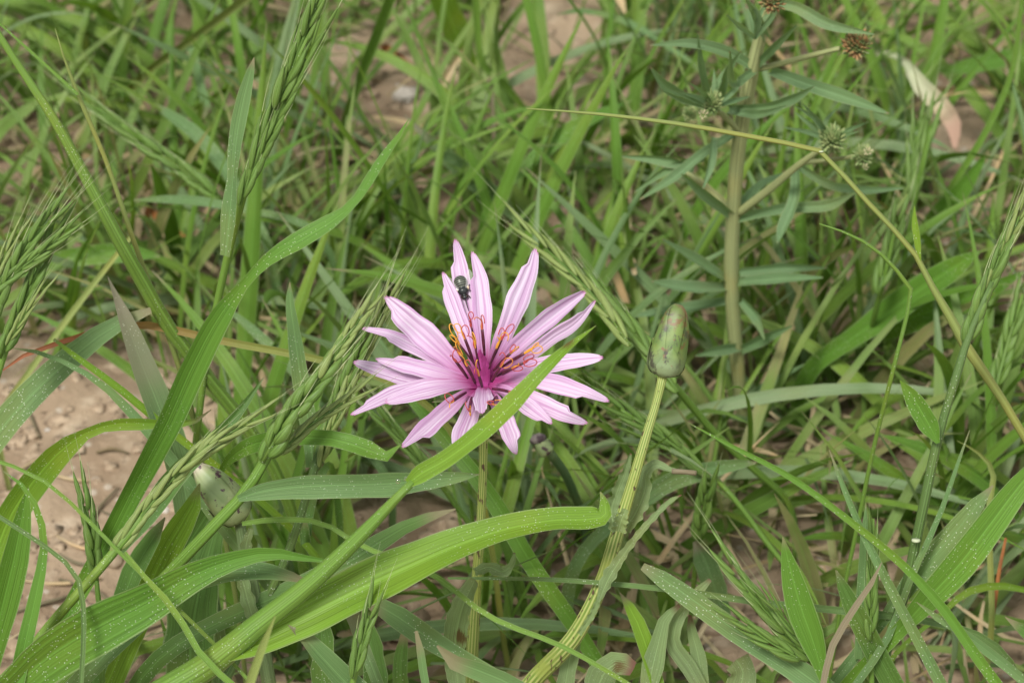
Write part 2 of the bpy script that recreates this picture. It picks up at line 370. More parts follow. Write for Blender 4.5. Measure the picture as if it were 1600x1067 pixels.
# lemma (one scale of a grass spikelet, with its awn), along +Z, unit length
def lemma_mesh(awn, mat):
    zz = np.array([0, .06, .2, .42, .66, .86, 1.]); rr = np.array([.03, .09, .135, .15, .12, .065, .012])
    th = np.linspace(0, 6.2832, 7, endpoint=False); V, F, UV = [], [], []
    for k, (z, r) in enumerate(zip(zz, rr)):
        for t in th: V.append((r*math.cos(t)*.75+.05*math.sin(z*3.1), r*math.sin(t), z)); UV.append((t/6.28, z*.9))
    F = grid_faces(7, 7, True).tolist()
    if awn:
        b = len(V); N = 6
        for k in range(N):
            f = k/(N-1); r = .016*(1-f*.75)
            for q in range(3): V.append((r*math.cos(q*2.1)-.10*f*f*awn, r*math.sin(q*2.1)+.05*f*f, .93+awn*f)); UV.append((.5, .95))
        F += [[b+i for i in f] for f in grid_faces(N, 3, True).tolist()]
    me = mesh_data('lemma', V, F, mat, UV); me.materials.append(M['awn'])
    for f in me.polygons:
        if f.index >= 42: f.material_index = 1
    return me
LEM = {(k, a): lemma_mesh(a, M[k]) for k in ('lemma', 'lemmapale') for a in (0, .5, 1.1, 1.7)}
def spikelet(parent, tr, wid, lem, awn=1.1, kind='lemma', n=None, **mode):
    pts, ws = place([(a, b, wid) for a, b in tr], **mode)
    L = np.sum(np.linalg.norm(np.diff(pts, axis=0), axis=1))
    px = np.sum([math.dist(a, b) for a, b in zip(tr[:-1], tr[1:])]); lm = lem*L/px
    n = n or max(5, int(px/lem*3.8))
    p, w_ = smooth(pts, ws, 40); T, Sd, Nn = frames(p)
    sk = tube('spikelet', p[::8], [ws.mean()*.13]*5, M['lemma'], parent, n=8, sides=6)
    base = BASE[parent.name]
    for k in range(n):
        f = k/(n-1); i = min(39, int(f*37))
        s = 1 if k % 2 else -1
        az = random.uniform(-.9, .9)
        out = nrm(Sd[i]*s*math.cos(az)+Nn[i]*math.sin(az)*.8+Nn[i]*.15)
        ang = math.radians(random.uniform(4, 10))
        ax = nrm(T[i]*math.cos(ang)+out*math.sin(ang))
        xx = nrm(out-ax*np.dot(out, ax)); yy = np.cross(ax, xx)
        ww = w_[i]*2.7*(1-.35*f)*random.uniform(.85, 1.12); ll = lm*random.uniform(1.05, 1.3)
        o = bpy.data.objects.new('lemma', LEM[(kind, (awn if (k > n*.25 or awn < 1) else .5))]); COL.objects.link(o); o.parent = sk
        q = p[i]-base+out*w_[i]*.16
        mt = Matrix.Identity(4)
        for r in range(3): mt[r][0], mt[r][1], mt[r][2], mt[r][3] = xx[r]*ww, yy[r]*ww, ax[r]*ll, q[r]
        o.matrix_local = mt
    return sk

def grass(label, culm=None, leaves=(), spikes=(), cat='grass', group=None, name='grass_plant', cm='culm', nodes=(), rk=.45):
    """culm: (trace, mode) rooted in the soil; leaves: (trace, mode, mat, opts); spikes: (trace, wid, lem, awn, kind, mode)"""
    first = culm if culm else leaves[0]
    pts, ws = place(first[0], **first[1]); pts, ws = root(pts, ws, rk)
    b = pts[0].copy(); b[2] = 0
    t = thing(name, label, cat, b, group)
    if culm: tube('culm', pts, ws/2, M[cm], t, n=34, sides=10, rib=.03)
    for i, l in enumerate(leaves):
        p, q = (pts, ws) if (i == 0 and not culm) else place(l[0], **l[1])
        o = dict(l[3]) if len(l) > 3 else {}
        if o.pop('root', False): p, q = root(p, q, rk)
        ribbon('leaf', p, q, M[l[2]], t, **o)
    for s in spikes:
        spikelet(t, s[0], s[1], s[2], s[3], s[4], **s[5])
    for (px, py, r, d) in nodes:
        c = P(px, py, d/100); mm = r*K*d/100
        tube('culm_node', [c-[0, mm*.1, mm*.2], c, c+[0, mm*.1, mm*.2]], [mm*.7, mm*.78, mm*.7], M['white'], t, n=5, sides=10)
    return t

# ------------------------------------------------------------------ ground
def gh(x, y):
    v = Vector((x, y, 0))
    return .0035*noise.fractal(v*14, 1., 2., 3)+.0016*noise.fractal(v*90+Vector((5, 5, 5)), .9, 2., 3)
xs = np.unique(np.r_[np.linspace(-.3, .3, 200), np.geomspace(.3, 60, 40), -np.geomspace(.3, 60, 40)])
ys = np.unique(np.r_[np.linspace(.3, .78, 170), .78+np.geomspace(.005, 90, 44), .3-np.geomspace(.005, 60, 40)])
V = np.array([(x, y, gh(x, y) if abs(x) < 4 and abs(y) < 4 else 0.) for y in ys for x in xs])
go = mobj('ground', V, grid_faces(len(ys), len(xs)), M['soil'], None); tag(go, kind='structure')

# ------------------------------------------------------------------ the pink flower
FD = .42
def fz(x, y): return 530+x/2.884, 360+y/2.884
t = FLOWER = thing('pink_flower_plant', 'open pink lilac flower with star of narrow petals on a ribbed green stem', 'flower', (*P(732, 1228, dy_(1228, .327))[:2], 0))
stp, stw = place([(733, 1215, 17), (735, 1067, 19), (739, 1000, 18), (745, 900, 15), (752, 800, 13), (755, 690, 14), (754, 650, 22), (753, 622, 34)], y=(32.9, 32.9, 32.8, 32.8, 32.8))
stp[0][2] = -.005
tube('stem', stp, stw/2, M['stem'], t, n=60, sides=44, rib=.07)
CEN = (752, 600)
petals = [  # zoom coordinates, base last; width px; extra depth px; roll
 ([(520, 42), (540, 160), (562, 290), (600, 450), (635, 640)], 30, 26, 0),
 ([(466, 190), (505, 300), (548, 420), (595, 545), (632, 665)], 27, 8, 14),
 ([(597, 97), (625, 215), (640, 350), (648, 500), (648, 660)], 30, 8, -12),
 ([(882, 82), (858, 175), (800, 320), (745, 460), (695, 580), (658, 675)], 34, 14, -14),
 ([(1108, 275), (1020, 335), (900, 430), (800, 520), (665, 670)], 29, 10, -20),
 ([(1152, 315), (1060, 412), (960, 475), (880, 538), (780, 610), (675, 680)], 22, 26, -30),
 ([(1188, 573), (1080, 588), (950, 608), (840, 630), (675, 685)], 26, 10, 25),
 ([(1214, 772), (1100, 735), (960, 695), (810, 672), (670, 690)], 27, 0, 20),
 ([(1119, 868), (1010, 822), (880, 765), (770, 715), (665, 695)], 29, 6, 10),
 ([(957, 872), (890, 820), (810, 760), (720, 710), (660, 700)], 26, -8, 10),
 ([(800, 1008), (775, 925), (735, 830), (690, 745), (655, 705)], 30, 4, 0),
 ([(530, 1022), (553, 930), (590, 830), (622, 745), (645, 705)], 31, 4, 8),
 ([(285, 978), (370, 912), (470, 822), (560, 745), (635, 705)], 29, 8, -10),
 ([(52, 830), (160, 772), (280, 718), (400, 692), (620, 695)], 21, 12, -30),
 ([(208, 776), (330, 737), (460, 706), (560, 694), (635, 700)], 25, -16, -25),
 ([(65, 594), (180, 628), (320, 664), (440, 680), (620, 693)], 26, 12, -20),
 ([(165, 578), (300, 607), (430, 640), (540, 665), (632, 690)], 26, -6, -12),
 ([(103, 444), (230, 475), (340, 528), (450, 590), (620, 680)], 23, 26, -22),
 ([(205, 300), (290, 385), (385, 468), (485, 562), (620, 680)], 41, 4, 8),
 ([(646, 826), (648, 775), (650, 725), (650, 698)], 28, -52, 0)]
PET = []
for k, (pz, wd, ex, ro) in enumerate(petals):
    px = [fz(*q) for q in pz][::-1]
    small = k == len(petals)-1
    f = arc(px); dy = px[-1][1]-CEN[1]
    off = -.9*(dy+60) if dy > -60 else -.42*(dy+60)
    if small: off = -90
    prof = np.interp(f, [0, .12, .35, .62, .9, 1], [.34, .44, .80, 1, .70, .30] if not small else [.5, .6, .85, 1, .95, .7])
    dd = FD+(off*f**.9+ex*np.minimum(1, f*2.2)*.6+random.uniform(-3, 3)*f)*K*FD
    pts = np.array([P(*q, d) for q, d in zip(px, dd)]); ws = prof*wd*1.1*K*FD
    PET.append((pts, ws))
    ribbon('petal', pts, ws, M['petal'], t, n=26, c=13, fold=random.choice((.22, .3, .16)), roll=ro, groove=.03, teeth=.32, bow=random.uniform(-.12, .14), jit=.05, asym=random.uniform(-.22, .22), notch=random.random() < .5)
# involucre bracts under the head
for k in range(8):
    a = k/8*6.283; c = P(753, 622, dy_(622, .328))
    o = np.array([math.cos(a), math.sin(a), 0]); L = .015
    ribbon('bract', np.array([c+[0, 0, -.004]+o*.001, c+o*.0032+[0, 0, -.001], c+o*.006+[0, 0, .003], c+o*(.012)+[0, 0, .006]]), np.array([.002, .0028, .0024, .0003]), M['wool'], t, n=10, c=5, up=(0, 0, 1))
# half-open florets in the middle
def zz2(x, y): return 680+x/6.67, 480+y/6.67
for (x0, y0, x1, y1, wd, dd) in ((490, 830, 465, 440, 15, -.3), (470, 830, 440, 480, 12, .1), (520, 830, 505, 470, 12, .1), (545, 800, 545, 560, 9, .3), (500, 835, 490, 500, 13, .3)):
    a_, b_ = P(*zz2(x0, y0), FD-.001), P(*zz2(x1, y1), FD-.0035+dd/1000)
    ribbon('inner_floret', np.array([a_, a_*.6+b_*.4, a_*.3+b_*.7, b_]), np.array([.8, 1.05, .85, .2])*wd*K*FD, M['cone'], t, n=12, c=7, fold=-.5, roll=random.uniform(-15, 15))
stam = [((340, 740), (215, 565)), ((420, 785), (260, 500)), ((415, 790), (335, 610)), ((405, 590), (310, 330)), ((430, 440), (375, 195)), ((515, 500), (490, 230)),
 ((570, 600), (690, 340)), ((610, 660), (785, 480)), ((700, 620), (930, 480)), ((700, 700), (920, 580)), ((590, 775), (680, 620)), ((490, 830), (455, 715)), ((600, 850), (770, 880)), ((320, 890), (190, 975)), ((640, 930), (600, 1000)), ((380, 940), (360, 1050)), ((440, 640), (250, 380)), ((560, 640), (640, 420)), ((640, 720), (800, 640)), ((470, 660), (415, 420))]
for k, (a_, b_) in enumerate(stam):
    pa, pb = P(*zz2(*a_), FD-.0042), P(*zz2(*b_), FD-.0072-(.004 if b_[1] > 800 else 0))
    r0 = 2.6*K*FD if k not in (4, 16, 17, 19) else 1.7*K*FD
    an = tube('anther_tube', [pa, pa*.5+pb*.5+[0, 0, .0001], pb], [r0*.7, r0, r0*.85], M['anther'], t, n=8, sides=8)
    dirv = nrm(pb-pa); sd = nrm(np.cross(dirv, CAM-pb)); nn = np.cross(sd, dirv)
    for q in (-1, 1):                       # two curled stigma arms
        R = random.uniform(.0004, .0012); L = random.uniform(.0006, .003); turn = random.uniform(1.6, 6.5)
        c0 = pb+dirv*L; pl = [pb-dirv*.0006, pb+dirv*L*.5+sd*q*.0001]
        tw = random.uniform(-1.3, 1.3)
        for f in np.linspace(0, 1, 9):
            al = f*turn; sdx = sd*q*math.cos(tw)+nn*math.sin(tw)
            pl.append(c0+dirv*R*math.sin(al)*(1+.5*f)+sdx*R*(1-math.cos(al))*(1-.3*f)+nn*.0006*f)
        tube('stigma', pl, [.00015]*2+[.00009]*9, M['style'], an, n=26, sides=6)
# leaves of the flower plant
lp, lw = place([(742, 905, 16), (722, 950, 34), (712, 1010, 36), (715, 1070, 26)], d=(42.6, 43.0, 43.4, 43.6)); ribbon('leaf', lp[::-1], lw[::-1], M['wool'], t, wave=.06, waves=6, n=30, fold=.3, roll=20)
lp, lw = place([(742, 893, 15), (765, 886, 16), (785, 893, 18), (800, 880, 10), (804, 863, 4)], d=(42.4, 42.0)); ribbon('withered_leaf', lp, lw, M['wool'], t, wave=.16, waves=3, n=24, fold=.5)

# ------------------------------------------------------------------ bud plants
def bud(parent, base_px, tip_px, wid, d0, d1, mat, prof=None, nb=6):
    a_, b_ = P(*base_px, d0), P(*tip_px, d1); L = np.linalg.norm(b_-a_); ax = (b_-a_)/L
    R = wid*K*d0/2; s1 = nrm(np.cross(ax, CAM-a_)); s2 = np.cross(s1, ax)
    zf = np.array([0, .04, .14, .3, .5, .7, .86, .95, 1.]); rf = np.array(prof or [.30, .74, .96, 1., .93, .81, .64, .46, .22])
    g = np.linspace(0, 1, 28); r = np.interp(g, zf, rf)*R; n, c = 28, 32
    th = np.linspace(0, 6.2832, c, endpoint=False)
    rr = r[:, None]*(1+.045*np.cos(5*th+.6)[None, :])
    V = a_+ax*(g*L)[:, None, None]+s1*(np.cos(th)*rr)[..., None]+s2*(np.sin(th)*rr)[..., None]
    UV = np.stack(np.broadcast_arrays((th/6.2832)[None], g[:, None]), -1)
    F = grid_faces(n, c, True).tolist()+[list(range(c))[::-1], [(n-1)*c+i for i in range(c)]]
    body = mobj('bud', V.reshape(-1, 3), F, mat, parent, UV.reshape(-1, 2))
    for k in range(nb):                      # overlapping bracts
        hgt = (.42, .95)[k % 2]+random.uniform(-.04, .04); a0 = k/nb*6.2832+1.35
        gg = np.linspace(.0, hgt, 16); ss = np.linspace(-1, 1, 9)
        half = .72*np.interp(gg/hgt, [0, .3, .7, 1], [.9, 1, .6, .03])
        al = a0+half[:, None]*ss[None, :]
        ro = (np.interp(gg, zf, rf)*R)[:, None]*(1+.045*np.cos(5*al+.6))+R*(.12 if k % 2 == 0 else .06)*(1-.25*np.abs(ss)**3)[None, :]
        Vb = a_+ax*(gg*L)[:, None, None]+s1*(np.cos(al)*ro)[..., None]+s2*(np.sin(al)*ro)[..., None]
        UVb = np.stack(np.broadcast_arrays(((ss+1)/2)[None], gg[:, None]), -1)
        mobj('bract', Vb.reshape(-1, 3), grid_faces(16, 9), mat, body, UVb.reshape(-1, 2))
    return body
YB = .338
tr = [(760, 1180, 30), (830, 1067, 27), (900, 990, 25), (940, 910, 22), (965, 830, 20), (985, 765, 17), (1010, 680, 14), (1030, 612, 12), (1036, 584, 15)]
bp_, bw_ = place(tr, d=(45.2, 44.4, 43.6, 43.0, 42.6, 42.3, 42.1, 42.0)); bp_, bw_ = root(bp_, bw_)
b = bp_[0].copy(); b[2] = 0
t = thing('budding_plant', 'closed green bud stained dark purple on a curved ribbed stem right of the pink flower', 'flower bud', b)
tube('stem', bp_, bw_/2, M['stem'], t, n=60, sides=44, rib=.07)
bud(t, (1035, 588), (1060, 476), 56, .42, .4185, M['bud'])
for trc, dd, kw in (
 ([(978, 826, 30), (994, 800, 44), (1008, 762, 36), (1012, 737, 24), (1024, 727, 20), (1046, 734, 12), (1062, 738, 8)], (42.9, 42.6), dict(wave=.08, waves=4, roll=25)),
 ([(962, 830, 26), (955, 800, 36), (964, 768, 28), (975, 740, 20), (985, 708, 5)], (42.4, 42.3), dict(wave=.12, waves=4, roll=-30)),
 ([(966, 830, 30), (970, 815, 30), (978, 795, 12)], (41.6, 41.5), dict(wave=.15, waves=2)),
 ([(935, 940, 8), (950, 905, 28), (965, 880, 22), (990, 845, 15), (1022, 808, 13), (1052, 780, 9), (1065, 773, 2)], (42.4, 41.4), dict(wave=.13, waves=5, roll=15)),
 ([(905, 990, 10), (925, 960, 14), (940, 925, 10)], (42.8, 42.4), dict(wave=.15, waves=3))):
    lp, lw = place(trc, d=dd); kw['waves'] = kw['waves']*1.6; ribbon('leaf', lp, lw*.74, M['wool'], t, n=48, fold=.5, **kw)
lp, lw = place([(1050, 736, 9), (1070, 737, 8), (1088, 739, 8)], d=(42.3, 42.2)); tube('leaf_tip', lp, lw/2, M['brown'], t, n=8, sides=8)

tr = [(420, 1067, 22), (405, 980, 21), (392, 905, 20), (382, 860, 18), (376, 826, 16), (374, 806, 16)]
bp_, bw_ = place(tr, d=(44.2, 43.6, 43.2, 43.0)); bp_, bw_ = root(bp_, bw_); b = bp_[0].copy(); b[2] = 0
t = thing('budding_plant', 'pale green bud with purple blotches leaning behind the grass stem at lower left', 'flower bud', b)
tube('stem', bp_, bw_/2, M['wool'], t, n=40, sides=32, rib=.08)
bud(t, (378, 812), (304, 724), 58, .43, .427, M['budpale'], prof=[.35, .75, .95, 1., .94, .78, .5, .28, .05])
for trc, dd, kw in (([(388, 890, 16), (384, 855, 18), (392, 825, 8)], (42.9, 42.6), dict(wave=.15, waves=3)),
                    ([(400, 980, 16), (388, 940, 22), (376, 900, 16), (366, 880, 4)], (43.2, 42.8), dict(wave=.14, waves=3))):
    lp, lw = place(trc, d=dd); ribbon('leaf', lp, lw, M['wool'], t, n=24, fold=.4, **kw)
# broad lanceolate leaves of that plant
for trc, dd, m_, kw in (([(300, 1110, 60), (298, 1010, 80), (310, 930, 70), (330, 850, 40), (345, 800, 18), (356, 770, 3)], (44.5, 44.), 'deep', dict(wave=.04, waves=5, roll=15)),
                    ([(262, 900, 40), (300, 840, 40), (330, 790, 26), (345, 755, 6)], (44.6, 43.8), 'deep', dict(wave=.05, waves=6, roll=-20))):
    lp, lw = place(trc, d=dd); ribbon('leaf', lp, lw, M[m_], t, n=34, fold=.25, **kw)

# small withered bud behind the flower
pts, ws = place([(905, 790, 14), (880, 735, 14), (858, 706, 15)], z=(2.2, 5.2)); pts, ws = root(pts, ws); b = pts[0].copy(); b[2] = 0
t = thing('withered_bud', 'small pale withered bud with black tip in the grass below the right petals', 'flower bud', b)
tube('stem', pts, ws/2, M['plant'], t, n=20, sides=10)
d_ = dz_(706, .052); bud(t, (858, 708), (836, 684), 27, d_, d_-.001, M['budpale'], nb=4)
a_, b_ = P(842, 690, d_-.0008), P(838, 678, d_-.001); tube('withered_tip', [a_, (a_+b_)/2, b_], [.0016, .0018, .0008], M['wither'], t, n=8, sides=8)

# ------------------------------------------------------------------ the fly
def fly():
    pp, pw = PET[0]; dpt = np.array([proj(q)[2] for q in pp]); pyy = np.array([proj(q)[1] for q in pp])
    dF = lambda py: float(np.interp(py, pyy[::-1], dpt[::-1]))-9*K*FD
    A, B = (716.5, 431), (727.5, 468)
    pa, pb = P(*A, dF(A[1])), P(*B, dF(B[1])); L = np.linalg.norm(pb-pa); ax = (pb-pa)/L
    t = thing('fly', 'tiny dark striped fly with long mouthpart resting on an upright pink petal', 'fly', pa)
    u_ = L/34
    prof = [(0, .3), (.03, 4.2), (.1, 7.0), (.2, 8.6), (.3, 8.8), (.42, 7.6), (.5, 5.8), (.53, 5.4), (.58, 6.6), (.66, 7.0), (.74, 5.4), (.8, 2.4), (.83, 2.2), (.87, 4.0), (.92, 4.4), (.97, 3.2), (1, .4)]
    g = np.linspace(0, 1, 44); r = np.interp(g, *zip(*prof))*u_; c = 20; th = np.linspace(0, 6.2832, c, endpoint=False)
    s1 = nrm(np.cross(ax, CAM-pa)); s2 = np.cross(s1, ax)
    V = pa+ax*(g*L)[:, None, None]+s1*(np.cos(th)*r[:, None])[..., None]+s2*(np.sin(th)*r[:, None]*.8)[..., None]
    UV = np.stack(np.broadcast_arrays((th/6.2832)[None], g[:, None]), -1)
    mobj('body', V.reshape(-1, 3), grid_faces(44, c, True), M['fly'], t, UV.reshape(-1, 2))
    at = lambda f, x, h: pa+ax*L*f+s1*x*u_+s2*h*u_
    tube('proboscis', [at(.95, 0, 0), at(1.2, .6, 1), at(1.48, .4, -1)], [.9*u_, .7*u_, .3*u_], M['flyleg'], t, n=8, sides=6)
    for s in (-1, 1):
        for f0, f1, xo in ((.74, 1.0, 7), (.66, .74, 12), (.6, .42, 12)):
            tube('leg', [at(f0, s*2, -2), at((f0+f1)/2, s*xo*.7, 1), at(f1, s*xo, -3), at(f1+.18*(1 if f1 > .6 else -1), s*xo*.85, -7)], [.75*u_, .7*u_, .5*u_, .3*u_], M['flyleg'], t, n=12, sides=6)
        e = at(.9, s*3, 1.6); tube('eye', [e-ax*1.8*u_, e, e+ax*1.8*u_], [.4*u_, 2.0*u_, .4*u_], M['eye'], t, n=9, sides=10)
        h = at(.56, s*7.6, 1.0); tube('haltere', [h-ax*2.6*u_, h, h+ax*2.6*u_], [.5*u_, 1.9*u_, .5*u_], M['haltere'], t, n=9, sides=8)
        ribbon('wing', np.array([at(.62, s*4, 3), at(.4, s*9, 3), at(.1, s*14, 2), at(-.12, s*15.5, 1)]), np.array([1.5, 6, 9, 2])*u_, M['wing'], t, n=12, c=5, fold=.1)
fly()

# ------------------------------------------------------------------ water drops
def blob(V0, R, sx, seed, rough, name, mat, label, cat, group=None, nrings=7, c=10):
    V, F = [], []
    for i in range(nrings+1):
        ph = math.pi*i/nrings
        for j in range(c):
            th = 6.2832*j/c; d = Vector((math.sin(ph)*math.cos(th), math.sin(ph)*math.sin(th), math.cos(ph)))
            k = 1+rough*noise.noise(d*1.6+Vector((seed, 0, 0)))+rough*.5*noise.noise(d*4+Vector((seed, 9, 0)))
            V.append((d.x*R*k*sx[0], d.y*R*k*sx[1], d.z*R*k*sx[2]))
    o = link(name, mesh_data(name, V, grid_faces(nrings+1, c, True), mat)); o.location = V0
    return tag(o, label, cat, group)

# ------------------------------------------------------------------ foreground grasses (traced)
G = grass
G('tall grass stem with long arching folded leaf left of the pink flower', leaves=[
  ([(160, 860, 30), (190, 800, 33), (225, 730, 35), (262, 660, 36), (300, 575, 40), (345, 492, 36), (385, 440, 14), (420, 405, 20), (470, 375, 30), (520, 345, 24), (549, 322, 12), (572, 290, 16), (600, 245, 13), (625, 210, 6), (639, 186, 1)], dict(d=(42.5, 41.5, 40.5, 40.2)), 'fresh', dict(n=60, fold=.3, roll=(25, 20, 30, 20, -38, -25, 20, 15)))])
t = G('thick grass stem crossing before the flower with two leaves, one lying over the petals', ([(265, 1075, 46), (330, 1035, 44), (400, 978, 36), (480, 915, 30), (560, 840, 23), (632, 765, 13), (645, 752, 12)], dict(d=(40.6, 40.2, 39.6))), [
  ([(638, 755, 14), (655, 742, 27), (690, 722, 28), (740, 686, 29), (800, 632, 30), (850, 578, 21), (893, 538, 10), (931, 509, 1)], dict(d=(39.6, 39.2, 38.9, 39.4)), 'yellow', dict(n=44, fold=.3, roll=(0, 20, 25, 10))),
  ([(350, 1022, 30), (400, 1000, 52), (470, 966, 66), (560, 922, 74), (640, 885, 62), (720, 850, 48), (800, 824, 40), (870, 812, 35), (925, 810, 33), (944, 806, 26), (944, 782, 12), (938, 768, 2)], dict(d=(40.4, 40.6, 40.9, 41.2)), 'yellow', dict(n=60, c=9, fold=.3, roll=(20, 15, 25, 30, 30, 20)))])
t = G('green grass spike rising beside left petals with flat speckled leaf beneath the flower', ([(180, 985, 17), (230, 930, 18), (290, 868, 19), (340, 815, 19), (375, 778, 18), (405, 735, 17), (425, 700, 16), (460, 650, 12), (520, 570, 8), (570, 505, 4)], dict(d=(42.2, 41.4, 41.2, 41.2))), [
  ([(372, 779, 10), (400, 770, 24), (450, 762, 33), (520, 758, 38), (600, 756, 37), (670, 750, 28), (715, 745, 17), (749, 741, 1)], dict(d=(41.1, 40.7, 41.2)), 'grey', dict(n=44, fold=.25, roll=(-10, -25, -15))),
  ([(405, 720, 10), (420, 690, 13), (437, 655, 10), (452, 625, 4), (460, 612, 1)], dict(d=(41.1, 40.8)), 'culm', dict(fold=.5))], [
  ([(410, 722), (450, 655), (505, 585), (545, 530)], 30, 46, 1.1, 'lemma', dict(d=(41, 40.8, 41))),
  ([(500, 592), (540, 530), (575, 478)], 18, 40, 1.7, 'lemmapale', dict(d=(40.8, 41))),
  ([(430, 715), (480, 668), (520, 640), (560, 612)], 15, 42, 1.1, 'lemmapale', dict(d=(41.3, 41.6)))])
G('second grass spike behind the left petals with awns reaching over them', ([(380, 1010, 13), (420, 930, 13), (455, 850, 13), (480, 770, 13), (500, 700, 13), (530, 600, 8), (560, 540, 4)], dict(d=(43.6, 43.2, 43, 43.4)),), [
   ([(489, 730, 20), (485, 680, 25), (470, 590, 27), (460, 520, 20), (453, 465, 12), (453, 441, 1)], dict(d=(43.4, 43.0, 42.6)), 'grey', dict(fold=.25, roll=15, n=34))], [
   ([(498, 725), (520, 650), (548, 580), (570, 530)], 22, 45, 1.1, 'lemma', dict(d=(43.1, 43))),
   ([(525, 650), (560, 570), (592, 500), (612, 455)], 16, 45, 1.7, 'lemmapale', dict(d=(43, 43.2))),
   ([(500, 730), (510, 690), (535, 640)], 14, 40, 1.1, 'lemmapale', dict(d=(42.9, 42.8)))], cm='culmdark')
G('thin arching speckled leaf curling under the left petals', leaves=[
   ([(338, 760, 5), (348, 730, 10), (372, 706, 22), (410, 690, 28), (470, 684, 24), (530, 688, 24), (580, 705, 26), (607, 714, 16), (622, 705, 18), (626, 695, 2)], dict(d=(44.5, 42.6, 41.8, 41.8)), 'fresh', dict(n=40, fold=.3, roll=(30, -30, -20, 35)))])
G('pale grass spike slanting over the bare soil at lower left with long dark leaf', ([(-30, 1095, 16), (30, 1035, 16), (90, 962, 16), (150, 895, 15), (200, 835, 14), (250, 770, 10), (310, 710, 5)], dict(d=(41.2, 40.8, 40.8, 41))), [
   ([(180, 862, 20), (230, 800, 34), (280, 735, 32), (330, 690, 24), (375, 640, 14), (412, 590, 2)], dict(d=(41.6, 41.6, 41.8)), 'deep', dict(n=34, fold=.35, roll=-20))], [
   ([(175, 868), (230, 795), (290, 728), (345, 685)], 19, 52, .5, 'lemmapale', dict(d=(40.8, 40.8))),
   ([(270, 745), (320, 700), (375, 668), (405, 650)], 14, 46, 1.1, 'lemmapale', dict(d=(40.7, 40.7)))])
G('broad glossy leaf with white specks and a brown scar along the lower left', leaves=[
   ([(10, 1085, 60), (70, 1030, 78), (150, 980, 76), (230, 940, 62), (300, 900, 46), (360, 876, 30), (420, 864, 20), (480, 872, 10), (540, 880, 1)], dict(d=(40.2, 40.2, 40.6, 41)), 'fresh', dict(n=44, c=9, fold=.22, roll=(-25, -20, -30, -25, -10)))])
G('second speckled leaf overlapping the broad glossy leaf at lower left', leaves=[
   ([(130, 1060, 30), (200, 985, 40), (270, 925, 42), (330, 898, 36), (400, 892, 30), (450, 900, 18), (490, 912, 2)], dict(d=(41.6, 41.2, 41.2, 41.6)), 'grey', dict(n=34, fold=.3, roll=25))])
